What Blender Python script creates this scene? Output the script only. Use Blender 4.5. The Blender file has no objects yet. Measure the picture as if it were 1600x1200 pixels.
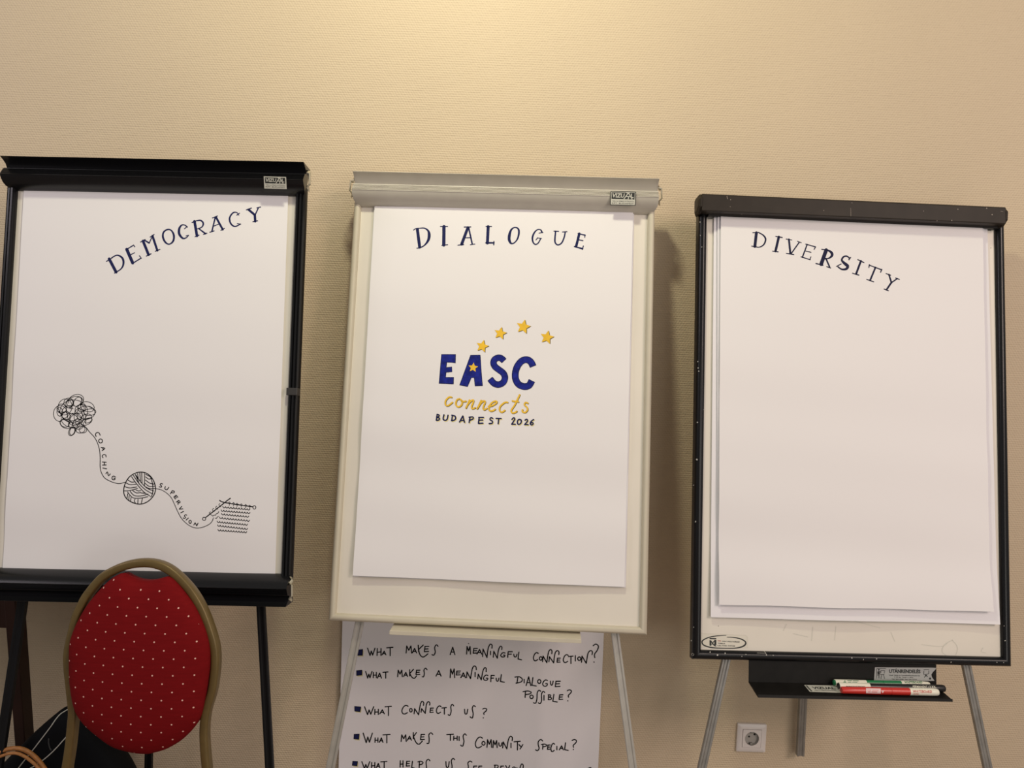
import bpy, bmesh, math, random
from mathutils import Vector, Matrix
from mathutils.bvhtree import BVHTree
random.seed(7)
R = math.radians
sc = bpy.context.scene
COL = sc.collection

# ------------------------------------------------------------------ camera
CAMP = Vector((0.0, -2.08, 1.5))
PITCH, ROLL, FPX = -4.0, 2.1, 1200.0
_p, _r = R(PITCH), R(ROLL)
FW = Vector((0, math.cos(_p), math.sin(_p)))
_right = Vector((1, 0, 0)); _up = _right.cross(FW)
RT = math.cos(_r) * _right + math.sin(_r) * _up
UP = -math.sin(_r) * _right + math.cos(_r) * _up
cam = bpy.data.cameras.new('camera'); camo = bpy.data.objects.new('camera', cam); COL.objects.link(camo)
cam.sensor_fit = 'HORIZONTAL'; cam.sensor_width = 36.0; cam.lens = FPX / 1600 * 36
m3 = Matrix((RT, UP, -FW)).transposed()
camo.matrix_world = Matrix.Translation(CAMP) @ m3.to_4x4()
sc.camera = camo

# ------------------------------------------------------------------ world, lamps, exposure
world = bpy.data.worlds.new('room_ambience'); sc.world = world; world.use_nodes = True
bg = world.node_tree.nodes['Background']
bg.inputs[0].default_value = (1.0, 0.97, 0.94, 1); bg.inputs[1].default_value = 0.26

def lamp(name, kind, loc, energy, color, size=0.1, target=None, size_y=None, spot=None):
    l = bpy.data.lights.new(name, kind); l.energy = energy; l.color = color
    if kind == 'AREA':
        l.size = size
        if size_y: l.shape = 'RECTANGLE'; l.size_y = size_y
    else:
        l.shadow_soft_size = size
    if spot: l.spot_size = R(spot[0]); l.spot_blend = spot[1]
    o = bpy.data.objects.new(name, l); COL.objects.link(o); o.location = loc
    if target is not None:
        o.rotation_euler = (Vector(target) - Vector(loc)).to_track_quat('-Z', 'Y').to_euler()
    return o
WARM = (1.0, 0.83, 0.62)
lamp('ceiling_lamp', 'POINT', (-0.18, -0.95, 2.85), 46.5, (1.0, 0.97, 0.71), 0.07)
lamp('ceiling_lamp', 'AREA', (2.6, -3.0, 2.85), 54, (1.0, 0.81, 0.71), 1.1, (1.0, 0.0, 0.5))
lamp('ceiling_lamp', 'AREA', (-2.6, -1.6, 2.6), 13, (1.0, 0.90, 0.97), 0.8, (-1.0, -0.2, 1.2))
lamp('low_front_fill', 'AREA', (1.7, -3.6, 1.25), 16, (1.0, 0.95, 0.88), 1.6, (0.6, -0.2, 0.8), size_y=0.9)  # unseen fill added to lift the lower wall and question sheet, no window known
sc.view_settings.view_transform = 'Standard'; sc.view_settings.look = 'None'
sc.view_settings.exposure = 0.0; sc.view_settings.gamma = 1.0; sc.view_settings.use_curve_mapping = False
sc.cycles.use_denoising = True

# ------------------------------------------------------------------ helpers
def ray(px, py):
    return (FW * FPX + RT * (px - 800) - UP * (py - 600)).normalized()
def on_plane(px, py, p0, n):
    d = ray(px, py); t = (Vector(p0) - CAMP).dot(n) / d.dot(n)
    return CAMP + d * t
def on_y(px, py, y): return on_plane(px, py, (0, y, 0), Vector((0, 1, 0)))

MATS = {}
def mat(name, color, rough=0.5, metal=0.0, bump=None, var=None, spec=None, coat=None):
    """procedural principled material; bump=(scale,strength,distance) noise; var=(scale,amount) brightness noise"""
    if name in MATS: return MATS[name]
    m = bpy.data.materials.new(name); m.use_nodes = True; nt = m.node_tree
    b = nt.nodes['Principled BSDF']
    b.inputs['Base Color'].default_value = (*color, 1); b.inputs['Roughness'].default_value = rough
    b.inputs['Metallic'].default_value = metal
    if spec is not None: b.inputs['Specular IOR Level'].default_value = spec
    if coat: b.inputs['Coat Weight'].default_value = coat
    tc = nt.nodes.new('ShaderNodeTexCoord')
    if var:
        n = nt.nodes.new('ShaderNodeTexNoise'); n.inputs['Scale'].default_value = var[0]; n.inputs['Detail'].default_value = 4
        nt.links.new(tc.outputs['Object'], n.inputs['Vector'])
        rmp = nt.nodes.new('ShaderNodeValToRGB')
        a = var[1]
        rmp.color_ramp.elements[0].position = 0.3; rmp.color_ramp.elements[1].position = 0.7
        rmp.color_ramp.elements[0].color = (*[c * (1 - a) for c in color], 1)
        rmp.color_ramp.elements[1].color = (*[min(1, c * (1 + a)) for c in color], 1)
        nt.links.new(n.outputs['Fac'], rmp.inputs['Fac']); nt.links.new(rmp.outputs['Color'], b.inputs['Base Color'])
    if bump:
        n2 = nt.nodes.new('ShaderNodeTexNoise'); n2.inputs['Scale'].default_value = bump[0]; n2.inputs['Detail'].default_value = 3
        nt.links.new(tc.outputs['Object'], n2.inputs['Vector'])
        bp = nt.nodes.new('ShaderNodeBump'); bp.inputs['Strength'].default_value = bump[1]; bp.inputs['Distance'].default_value = bump[2]
        nt.links.new(n2.outputs['Fac'], bp.inputs['Height']); nt.links.new(bp.outputs['Normal'], b.inputs['Normal'])
    MATS[name] = m
    return m

class MB:
    def __init__(s): s.v = []; s.f = []; s.m = []
    def add(s, vs, fs, mi=0):
        o = len(s.v); s.v += [Vector(p) for p in vs]; s.f += [[i + o for i in f] for f in fs]; s.m += [mi] * len(fs)
    def box(s, lo, hi, mi=0):
        x0, y0, z0 = lo; x1, y1, z1 = hi
        s.add([(x0,y0,z0),(x1,y0,z0),(x1,y1,z0),(x0,y1,z0),(x0,y0,z1),(x1,y0,z1),(x1,y1,z1),(x0,y1,z1)],
              [(3,2,1,0),(4,5,6,7),(0,1,5,4),(1,2,6,5),(2,3,7,6),(3,0,4,7)], mi)
    def loft(s, rings, closed=True, caps=True, mi=0):
        """rings of equal count; closed = each ring closes on itself"""
        n = len(rings[0]); o = len(s.v)
        for rg in rings: s.v += [Vector(p) for p in rg]
        for i in range(len(rings) - 1):
            for j in range(n if closed else n - 1):
                k = (j + 1) % n
                s.f.append([o + i*n + j, o + i*n + k, o + (i+1)*n + k, o + (i+1)*n + j]); s.m.append(mi)
        if caps:
            s.f.append([o + j for j in reversed(range(n))]); s.f.append([o + (len(rings)-1)*n + j for j in range(n)]); s.m += [mi, mi]
    def tube(s, path, ra, rb=None, seg=12, ref=Vector((0, 1, 0)), mi=0, caps=True, sq=1.0):
        """sweep; ra = half size across (perpendicular to ref), rb = half size along ref"""
        path = [Vector(p) for p in path]; rings = []
        for i, p in enumerate(path):
            t = (path[min(i+1, len(path)-1)] - path[max(i-1, 0)]).normalized()
            b = (ref - t * ref.dot(t)).normalized(); a = t.cross(b)
            A = ra[i] if isinstance(ra, (list, tuple)) else ra
            B = A if rb is None else rb
            pw_ = lambda x: math.copysign(abs(x)**sq, x)
            rings.append([p + a * (A * pw_(math.cos(2*math.pi*k/seg))) + b * (B * pw_(math.sin(2*math.pi*k/seg))) for k in range(seg)])
        s.loft(rings, True, caps, mi)
    def build(s, name, mats, parent=None, M=None, smooth=False, bevel=None, auto=None, subsurf=0):
        me = bpy.data.meshes.new(name); me.from_pydata([tuple(p) for p in s.v], [], s.f)
        for mm in (mats if isinstance(mats, (list, tuple)) else [mats]): me.materials.append(mm)
        for p, mi in zip(me.polygons, s.m): p.material_index = mi; p.use_smooth = smooth
        bmx = bmesh.new(); bmx.from_mesh(me)
        if s.fixn: bmesh.ops.recalc_face_normals(bmx, faces=bmx.faces)
        bmx.to_mesh(me); bmx.free(); me.update()
        if smooth and auto: me.set_sharp_from_angle(angle=R(auto))
        o = bpy.data.objects.new(name, me); COL.objects.link(o)
        place(o, parent, M if M is not None else (WM[parent] if parent else Matrix.Identity(4)))
        if bevel:
            bv = o.modifiers.new('bevel', 'BEVEL'); bv.width = bevel; bv.segments = 2; bv.limit_method = 'ANGLE'; bv.angle_limit = R(40)
        if subsurf:
            sb = o.modifiers.new('subsurf', 'SUBSURF'); sb.levels = subsurf; sb.render_levels = subsurf
        return o
    fixn = True

WM = {}
def place(o, parent, M):
    WM[o] = M
    if parent:
        o.parent = parent; o.matrix_parent_inverse = Matrix.Identity(4)
        o.matrix_basis = WM[parent].inverted() @ M
    else:
        o.matrix_basis = M
def thing(name, label, cat, loc=(0,0,0), rz=0, group=None):
    e = bpy.data.objects.new(name, None); COL.objects.link(e); e.empty_display_size = 0.1
    place(e, None, Matrix.Translation(loc) @ Matrix.Rotation(rz, 4, 'Z'))
    e['label'] = label; e['category'] = cat
    if group: e['group'] = group
    return e
def tag(o, label, cat, group=None):
    o['label'] = label; o['category'] = cat
    if group: o['group'] = group
def structure(o): o['kind'] = 'structure'; return o

IDM = Matrix.Identity(4)
def bvh_of(mb, M):
    return BVHTree.FromPolygons([M @ p for p in mb.v], mb.f)
def mapper(bvh, eps):
    """photo pixel -> world point lying on the surface the camera ray meets, lifted eps along its normal"""
    def f(px, py):
        d = ray(px, py); h = bvh.ray_cast(CAMP, d)
        if h[0] is None: return None
        n = h[1]
        if n.dot(d) > 0: n = -n
        return h[0] + n * eps
    return f

# ---- pen strokes: ribbons traced on a surface
def catmull(pts, closed, step):
    n = len(pts); out = []
    segs = n if closed else n - 1
    for i in range(segs):
        p0 = pts[(i-1) % n] if closed or i > 0 else pts[0]
        p1 = pts[i]; p2 = pts[(i+1) % n]
        p3 = pts[(i+2) % n] if closed or i + 2 < n else pts[-1]
        L = math.hypot(p2[0]-p1[0], p2[1]-p1[1]); k = max(2, int(L/step) + 1)
        for j in range(k):
            t = j / k
            out.append(tuple(0.5*((2*b) + (-a+c)*t + (2*a-5*b+4*c-d)*t*t + (-a+3*b-3*c+d)*t**3)
                             for a, b, c, d in zip(p0, p1, p2, p3)))
    if not closed: out.append(tuple(pts[-1]))
    return out
def ribbon(mb, fn, pts, w=None, smooth=True, closed=False, cap=True, step=2.5, mi=0):
    """pts: (x,y) or (x,y,w) in photo pixels"""
    P = [(p[0], p[1], p[2] if len(p) > 2 else w) for p in pts]
    if not smooth and len(P) > 2:
        for a, b in zip(P[:-1], P[1:]): ribbon(mb, fn, [a, b], None, True, False, cap, step, mi)
        if closed: ribbon(mb, fn, [P[-1], P[0]], None, True, False, cap, step, mi)
        return
    Q = catmull(P, closed, step); n = len(Q); L = []; Rr = []
    for i in range(n):
        a = Q[(i-1) % n] if closed else Q[max(i-1, 0)]; b = Q[(i+1) % n] if closed else Q[min(i+1, n-1)]
        tx, ty = b[0]-a[0], b[1]-a[1]; l = math.hypot(tx, ty) or 1
        nx, ny = -ty/l, tx/l; x, y, ww = Q[i]
        L.append(fn(x + nx*ww/2, y + ny*ww/2)); Rr.append(fn(x - nx*ww/2, y - ny*ww/2))
    for i in range(n if closed else n-1):
        k = (i+1) % n
        q = [L[i], L[k], Rr[k], Rr[i]]
        if None not in q: mb.add(q, [(0,1,2,3)], mi)
    if cap and not closed:
        for (x, y, ww) in (Q[0], Q[-1]):
            vs = [fn(x + ww/2*math.cos(2*math.pi*k/10), y + ww/2*math.sin(2*math.pi*k/10)) for k in range(10)]
            if None not in vs: mb.add(vs, [tuple(range(10))], mi)
def poly(mb, fn, pts, mi=0):
    from mathutils.geometry import tessellate_polygon
    tris = tessellate_polygon([[Vector((x, y, 0)) for x, y in pts]])
    vs = [fn(x, y) for x, y in pts]
    if None not in vs: mb.add(vs, [tuple(t) for t in tris], mi)
def gridquad(mb, fn, TL, TR, BR, BL, nx, ny, mi=0):
    vs = []
    for j in range(ny+1):
        t = j/ny
        for i in range(nx+1):
            s = i/nx
            x = (1-t)*((1-s)*TL[0]+s*TR[0]) + t*((1-s)*BL[0]+s*BR[0])
            y = (1-t)*((1-s)*TL[1]+s*TR[1]) + t*((1-s)*BL[1]+s*BR[1])
            vs.append(fn(x, y))
    if None in vs: return
    mb.add(vs, [(j*(nx+1)+i, (j+1)*(nx+1)+i, (j+1)*(nx+1)+i+1, j*(nx+1)+i+1) for j in range(ny) for i in range(nx)], mi)
_tc = {}
def text_geo(body, bold=0.0, shear=0.0):
    k = (body, bold, shear)
    if k not in _tc:
        cu = bpy.data.curves.new('t', 'FONT'); cu.body = body; cu.size = 1; cu.offset = bold; cu.shear = shear; cu.resolution_u = 2
        ob = bpy.data.objects.new('t', cu); COL.objects.link(ob)
        dg = bpy.context.evaluated_depsgraph_get()
        me = bpy.data.meshes.new_from_object(ob.evaluated_get(dg))
        vs = [v.co.copy() for v in me.vertices]; fs = [tuple(p.vertices) for p in me.polygons]
        bpy.data.objects.remove(ob); bpy.data.curves.remove(cu); bpy.data.meshes.remove(me)
        x0 = min(v.x for v in vs); x1 = max(v.x for v in vs); y0 = min(v.y for v in vs); y1 = max(v.y for v in vs)
        _tc[k] = ([((v.x-x0)/(x1-x0), (y1-v.y)/(y1-y0)) for v in vs], fs)
    return _tc[k]
def text(mb, fn, body, TL, TR, BR, BL, mi=0, bold=0.0, shear=0.0):
    vs, fs = text_geo(body, bold, shear)
    out = []
    for s, t in vs:
        x = (1-t)*((1-s)*TL[0]+s*TR[0]) + t*((1-s)*BL[0]+s*BR[0])
        y = (1-t)*((1-s)*TL[1]+s*TR[1]) + t*((1-s)*BL[1]+s*BR[1])
        out.append(fn(x, y))
    if None not in out: mb.add(out, fs, mi)
def dot(mb, fn, x, y, r, mi=0, n=10, ry=None, rot=0):
    ry = ry or r; c, s = math.cos(rot), math.sin(rot)
    vs = [fn(x + r*math.cos(a)*c - ry*math.sin(a)*s, y + r*math.cos(a)*s + ry*math.sin(a)*c) for a in [2*math.pi*k/n for k in range(n)]]
    if None not in vs: mb.add(vs, [tuple(range(n))], mi)
class DMB(MB): fixn = False      # decals keep their facing

def X(ox, oy, s, pts):           # coordinates read off an enlarged crop -> photo pixels
    return [((p[0]/s + ox), (p[1]/s + oy)) + ((p[2]/s,) if len(p) > 2 else ()) for p in pts]

# ------------------------------------------------------------------ materials
PAPER = mat('white_paper', (0.86, 0.835, 0.845), 0.75, bump=(6, 0.10, 0.004), spec=0.2)
PAPER2 = mat('white_paper_under', (0.86, 0.84, 0.87), 0.75, spec=0.2)
BOARD = mat('enamel_board_white', (0.79, 0.74, 0.655), 0.35, var=(5, 0.03), spec=0.35)
BLACKP = mat('black_coated_aluminium', (0.007, 0.007, 0.008), 0.26, spec=0.3)
BLACKM = mat('black_painted_steel', (0.007, 0.007, 0.008), 0.5, spec=0.2)
GREYH = mat('light_grey_aluminium', (0.53, 0.495, 0.43), 0.38, var=(30, 0.03))
CREAM = mat('cream_coated_aluminium', (0.60, 0.545, 0.43), 0.4, var=(20, 0.03))
STEEL = mat('grey_galvanised_steel', (0.30, 0.29, 0.27), 0.38, metal=0.6, var=(40, 0.12))
CLIPM = mat('bare_bent_metal', (0.62, 0.58, 0.46), 0.35, metal=0.7)
BROWN = mat('dark_brown_plastic', (0.023, 0.017, 0.012), 0.5, var=(25, 0.15), spec=0.25)
RUBBER = mat('black_rubber', (0.01, 0.01, 0.01), 0.8)
NAVY = mat('navy_marker_ink', (0.012, 0.016, 0.085), 0.6, spec=0.15)
INK = mat('black_marker_ink', (0.006, 0.005, 0.006), 0.6, spec=0.1)
BLUE = mat('royal_blue_marker_ink', (0.012, 0.020, 0.23), 0.6, var=(90, 0.35), spec=0.15)
YELLOW = mat('yellow_marker_ink', (0.90, 0.55, 0.03), 0.6, var=(60, 0.08))
OLIVE = mat('dark_olive_ink', (0.10, 0.075, 0.02), 0.6)
PALEY = mat('pale_yellow_ink', (0.78, 0.68, 0.30), 0.6)
STK_L = mat('sticker_silver', (0.58, 0.57, 0.50), 0.4)
STK_D = mat('sticker_dark_print', (0.02, 0.022, 0.02), 0.5)
STK_W = mat('sticker_off_white', (0.72, 0.68, 0.58), 0.5)
STK_R = mat('sticker_red_print', (0.45, 0.10, 0.07), 0.5)
CHIP = mat('chipped_paint_bare_metal', (0.5, 0.48, 0.44), 0.5)
SMUDGE = mat('dry_marker_smudge', (0.66, 0.64, 0.56), 0.5)

def wallpaper():
    m = bpy.data.materials.new('woven_cream_wallpaper'); m.use_nodes = True; nt = m.node_tree; b = nt.nodes['Principled BSDF']
    N = nt.nodes.new; L = nt.links.new
    tc = N('ShaderNodeTexCoord'); sep = N('ShaderNodeSeparateXYZ')
    wob = N('ShaderNodeTexNoise'); wob.inputs['Scale'].default_value = 14
    L(tc.outputs['Object'], wob.inputs['Vector']); L(tc.outputs['Object'], sep.inputs[0])
    def mth(op, a, bb=None, c=None):
        n = N('ShaderNodeMath'); n.operation = op
        for i, v in enumerate((a, bb, c)):
            if v is None: continue
            if isinstance(v, (int, float)): n.inputs[i].default_value = v
            else: L(v, n.inputs[i])
        return n.outputs[0]
    wv = mth('MULTIPLY', wob.outputs['Fac'], 1.6)
    sx = mth('SINE', mth('MULTIPLY_ADD', sep.outputs['X'], 2*math.pi/0.0074, mth('MULTIPLY', wob.outputs['Fac'], 7.0)))
    sz = mth('SINE', mth('MULTIPLY_ADD', sep.outputs['Z'], 2*math.pi/0.0060, wv))
    sz2 = mth('SINE', mth('MULTIPLY_ADD', sep.outputs['Z'], math.pi/0.0060, wv))
    pr = mth('MULTIPLY', sx, sz2)
    fine = N('ShaderNodeTexNoise'); fine.inputs['Scale'].default_value = 150; fine.inputs['Detail'].default_value = 2
    mp = N('ShaderNodeMapping'); mp.inputs['Scale'].default_value = (0.5, 1, 1.3)
    L(tc.outputs['Object'], mp.inputs['Vector']); L(mp.outputs[0], fine.inputs['Vector'])
    hgt = mth('MULTIPLY_ADD', pr, 0.45, mth('MULTIPLY_ADD', sz, 0.45, mth('MULTIPLY', fine.outputs['Fac'], 2.2)))
    bp = N('ShaderNodeBump'); bp.inputs['Strength'].default_value = 0.5; bp.inputs['Distance'].default_value = 0.0010
    L(hgt, bp.inputs['Height']); L(bp.outputs['Normal'], b.inputs['Normal'])
    big = N('ShaderNodeTexNoise'); big.inputs['Scale'].default_value = 1.6; big.inputs['Detail'].default_value = 5
    L(tc.outputs['Object'], big.inputs['Vector'])
    rm = N('ShaderNodeValToRGB'); rm.color_ramp.elements[0].position = 0.3; rm.color_ramp.elements[1].position = 0.75
    rm.color_ramp.elements[0].color = (0.61, 0.495, 0.352, 1); rm.color_ramp.elements[1].color = (0.645, 0.525, 0.373, 1)
    L(big.outputs['Fac'], rm.inputs['Fac']); L(rm.outputs[0], b.inputs['Base Color'])
    b.inputs['Roughness'].default_value = 0.62; b.inputs['Specular IOR Level'].default_value = 0.3
    return m
WALLM = wallpaper()

# ------------------------------------------------------------------ room shell
mb = MB(); mb.box((-3.2, 0, 0), (3.2, 0.12, 2.95)); structure(mb.build('wall_back', WALLM))
mb = MB(); mb.box((-3.2, -3.8, -0.06), (3.2, 0.12, 0))
structure(mb.build('floor', mat('beige_carpet', (0.34, 0.28, 0.24), 0.95, bump=(400, 0.5, 0.003), var=(150, 0.25))))
mb = MB(); mb.box((-3.2, -0.014, 0), (3.2, 0, 0.08)); structure(mb.build('baseboard_back', mat('brown_wood_skirting', (0.12, 0.06, 0.03), 0.4, var=(12, 0.2)), bevel=0.004))

# ------------------------------------------------------------------ flipchart boards: planes
def board_matrix(x, y, z, yaw, lean, roll):
    cy, sy = math.cos(yaw), math.sin(yaw); cl, sl = math.cos(lean), math.sin(lean); cr, sr = math.cos(roll), math.sin(roll)
    Rz = Matrix(((cy,-sy,0),(sy,cy,0),(0,0,1))); Rx = Matrix(((1,0,0),(0,cl,sl),(0,-sl,cl))); Ry = Matrix(((cr,0,sr),(0,1,0),(-sr,0,cr)))
    return Matrix.Translation((x, y, z)) @ (Rz @ Rx @ Ry).to_4x4()
# local axes: x right, -y towards the viewer (n), z up the board
B = {1: (board_matrix(-0.8657, -0.26, 1.3521, R(-0.26), R(7.49), R(-0.92)), 0.6717, 0.9001),
     2: (board_matrix(-0.0384, -0.19, 1.3043, R(-2.09), R(10.18), R(-0.28)), 0.7288, 1.0153),
     3: (board_matrix(0.8437, -0.19, 1.2778, R(2.01), R(8.39), R(0.09)), 0.7394, 1.0661)}
def loc(k, px, py, n=0.0):
    """photo pixel -> (u, v) on board k's plane lifted n towards the viewer"""
    M = B[k][0]; nn = M.to_3x3() @ Vector((0, -1, 0)); p = on_plane(px, py, M @ Vector((0, -n, 0)), nn)
    q = M.inverted() @ p
    return q.x, q.z
def L3(u, v, n): return Vector((u, -n, v))

def panel(k, parent, top=0.03, bottom=0.0):
    M, W, H = B[k]; mb = MB(); mb.box((-W/2-0.006, 0, -H/2-0.006-bottom), (W/2+0.006, 0.012, H/2+top))
    return mb.build('whiteboard_panel', BOARD, parent, M)
def rails(k, parent, m, w, nf, nb, bottom=True, top=0.03, grooves=False):
    """three-sided frame, swept with mitred corners; w = rail width"""
    M, W, H = B[k]
    if grooves:
        prof = [(0,-nb),(0,0.002),(0.002,nf*.7),(w*.2,nf),(w*.38,nf),(w*.42,nf*.55),(w*.47,nf*.55),(w*.52,nf*.95),(w*.7,nf*.9),(w*.74,nf*.5),(w*.8,nf*.5),(w*.86,nf*.7),(w,nf*.3),(w,-nb)]
    else:
        prof = [(0,-nb),(0,0.002)] + [(w/2 - w/2*math.cos(a), 0.002+(nf-0.002)*math.sin(a)) for a in [math.pi*i/10 for i in range(1,10)]] + [(w,0.0),(w,-nb)]
    def ring(cx, cz, ox, oz): return [L3(cx + ox*o, cz + oz*o, n) for o, n in prof]
    mb = MB()
    if bottom:
        mb.loft([ring(-W/2, H/2+top, -1, 0), ring(-W/2, -H/2, -1, -1), ring(W/2, -H/2, 1, -1), ring(W/2, H/2+top, 1, 0)])
    else:
        ob_ = []
        for sg in (-1, 1):
            m1 = MB(); m1.loft([ring(sg*W/2, H/2+top, sg, 0), ring(sg*W/2, -H/2-.02, sg, 0)]); ob_.append(m1.build('side_rail', m, parent, M, smooth=True, auto=35))
        return ob_[1], mb
    o = mb.build('frame', m, parent, M, smooth=True, auto=35)
    return o, mb
def bar(parent, name, a, b, w, d, m, M=IDM, foot=True):
    """channel-section leg from a to b (world); w across, d deep, with a groove on its front"""
    a, b = Vector(a), Vector(b); t = (b-a).normalized(); f = Vector((0,-1,0)); f = (f - t*f.dot(t)).normalized(); s = t.cross(f)
    prof = [(-w/2,-d/2),(-w/2,d/2),(-w*.22,d/2),(-w*.16,d*.34),(w*.16,d*.34),(w*.22,d/2),(w/2,d/2),(w/2,-d/2)]
    mb = MB(); mb.loft([[p + s*x + f*y for x, y in prof] for p in (a, b)])
    o = mb.build(name, m, parent, M, bevel=0.0012)
    if foot:
        mf = MB(); q = [(-w*.62,-d*.62),(-w*.62,d*.62),(w*.62,d*.62),(w*.62,-d*.62)]
        mf.loft([[p + s*x + f*y for x, y in q] for p in (b - t*0.045, b + t*0.004)])
        mf.build('rubber_foot', RUBBER, o, M, bevel=0.003)
    return o
def leg_to_floor(k, parent, p_top, p_low, wpx, m, n=-0.022, d=0.012):
    M = B[k][0]; H = B[k][2]
    a = M @ L3(*loc(k, *p_top, n), n); b = M @ L3(*loc(k, *p_low, n), n); t = (b-a).normalized()
    top = a - t*0.12; end = a + t*((0.006 - a.z)/t.z)
    return bar(parent, 'leg', top, end, wpx*1.9/1200, d, m)

def vizual_profile(hh, flip=False):
    P = [(0,.004),(.03,.010),(.09,.020),(.17,.029),(.26,.036),(.33,.040),(.38,.042)]
    for i in range(5):
        t = .39 + i*.053; n = .0425 - i*.0026
        P += [(t, n), (t+.006, n+.0012), (t+.034, n-.0004), (t+.040, n-.0028), (t+.050, n-.0030)]
    P += [(.665,.029),(.68,.022),(.72,.018),(.84,.024),(.94,.036),(.985,.045),(1.0,.044)]
    return [(t*hh, n) for t, n in P]
def header(k, parent, name, m, uL, uR, v0, hh, cut, flip=False):
    """extruded clamp rail; the bottom corners are cut by quarter rounds of radius cut"""
    M = B[k][0]; prof = vizual_profile(hh); mb = MB(); rows = []
    for dv, n in prof:
        x = max(0.0, cut - dv); ins = cut - math.sqrt(max(0, cut*cut - x*x)) if x > 0 else 0
        ins = cut*(1 - math.sqrt(max(0, 1-(x/cut)**2))) if cut > 0 and x > 0 else 0
        rows.append((dv, n, ins))
    ringsL = [L3(uL+i, v0 + (-dv if flip else dv), n) for dv, n, i in rows] + [L3(uL, v0 + (-hh if flip else hh), -0.016), L3(uL+cut, v0, -0.016)]
    ringsR = [L3(uR-i, v0 + (-dv if flip else dv), n) for dv, n, i in rows] + [L3(uR, v0 + (-hh if flip else hh), -0.016), L3(uR-cut, v0, -0.016)]
    K = 24
    mb.loft([[a.lerp(b, j/K) for a, b in zip(ringsL, ringsR)] for j in range(K+1)])
    o = mb.build(name, m, parent, M, smooth=True, auto=28)
    return o, mb
def header_envelope(k, uL, uR, v0, hh):
    P = [(0,.004),(.03,.011),(.09,.021),(.17,.030),(.26,.037),(.33,.0412),(.38,.0436),(.41,.0440),(.67,.0314)]
    e = MB(); e.loft([[L3(u, v0 + t*hh, n) for t, n in P] for u in (uL, uR)], closed=False, caps=False)
    return bvh_of(e, B[k][0])
def end_clip(k, parent, u, v, side, hgt=0.05):
    M = B[k][0]; mb = MB()
    pts = [(0, .026, .004), (.006*side, .020, .012), (.003*side, .014, .02), (.009*side, .012, .024), (.010*side, -.012, .024), (.004*side, -.018, .02), (.006*side, -.024, .012)]
    mb.tube([L3(u+a, v+b*hgt/.05, n) for a, b, n in pts], 0.0022, 0.005, 8, ref=Vector((0,1,0)))
    return mb.build('end_clip', CLIPM, parent, M)
def maker_sticker(parent, mapf, TL, TR, BR, BL, dark_border):
    """maker's badge: dark upper field with the name and an easel shaped A, pale lower field with two printed lines"""
    s = DMB()
    def q(a, b): return ((1-b)*((1-a)*TL[0]+a*TR[0]) + b*((1-a)*BL[0]+a*BR[0]), (1-b)*((1-a)*TL[1]+a*TR[1]) + b*((1-a)*BL[1]+a*BR[1]))
    def rect(f, a0, b0, a1, b1, mi): gridquad(s, f, q(a0,b0), q(a1,b0), q(a1,b1), q(a0,b1), 4, 8, mi)
    g = mapf(0.0); a_, b_, c_ = g(*TL), g(*TR), g(*BL); nrm = (b_ - a_).cross(c_ - a_).normalized()
    if nrm.y > 0: nrm = -nrm
    base = max((g(*q(.5, t)) for t in (.1, .3, .5, .7, .9)), key=lambda p: p.dot(nrm))
    f0, f1, f2, f3 = ((lambda x, y, e=e: on_plane(x, y, base + nrm*e, nrm)) for e in (0.0007, 0.0009, 0.0011, 0.0013))
    edge = [on_plane(*p, base - nrm*0.001, nrm) for p in (TL, TR, BR, BL)]; front = [f0(*p) for p in (TL, TR, BR, BL)]
    for i in range(4): s.add([edge[i], edge[(i+1) % 4], front[(i+1) % 4], front[i]], [(0,1,2,3)], 1 if dark_border else 0)
    rect(f0, 0, 0, 1, 1, 1 if dark_border else 0)
    rect(f1, .03, .05, .97, .95, 0)
    rect(f2, .05, .08, .95, .56, 1)
    text(s, f3, 'VIZU', q(.08,.15), q(.56,.15), q(.56,.45), q(.08,.45), 0, bold=.03, shear=.15)
    text(s, f3, 'L', q(.80,.15), q(.91,.15), q(.91,.45), q(.80,.45), 0, bold=.03)
    for a, b in (((.53,.55),(.70,.10)), ((.70,.10),(.86,.56)), ((.62,.10),(.76,.10)), ((.62,.36),(.80,.36)), ((.72,.36),(.70,.56))):
        ribbon(s, f3, [q(*a), q(*b)], 1.3, cap=False, mi=0)
    text(s, f2, 'TÁBLA és SZEMLÉLTETŐESZKÖZ', q(.07,.64), q(.93,.64), q(.93,.74), q(.07,.74), 1, bold=.004)
    text(s, f2, 'KFT. BUDAPEST', q(.07,.81), q(.93,.81), q(.93,.9), q(.07,.9), 1, bold=.01)
    return s.build('maker_sticker', [STK_L, STK_D], parent, IDM)

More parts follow.
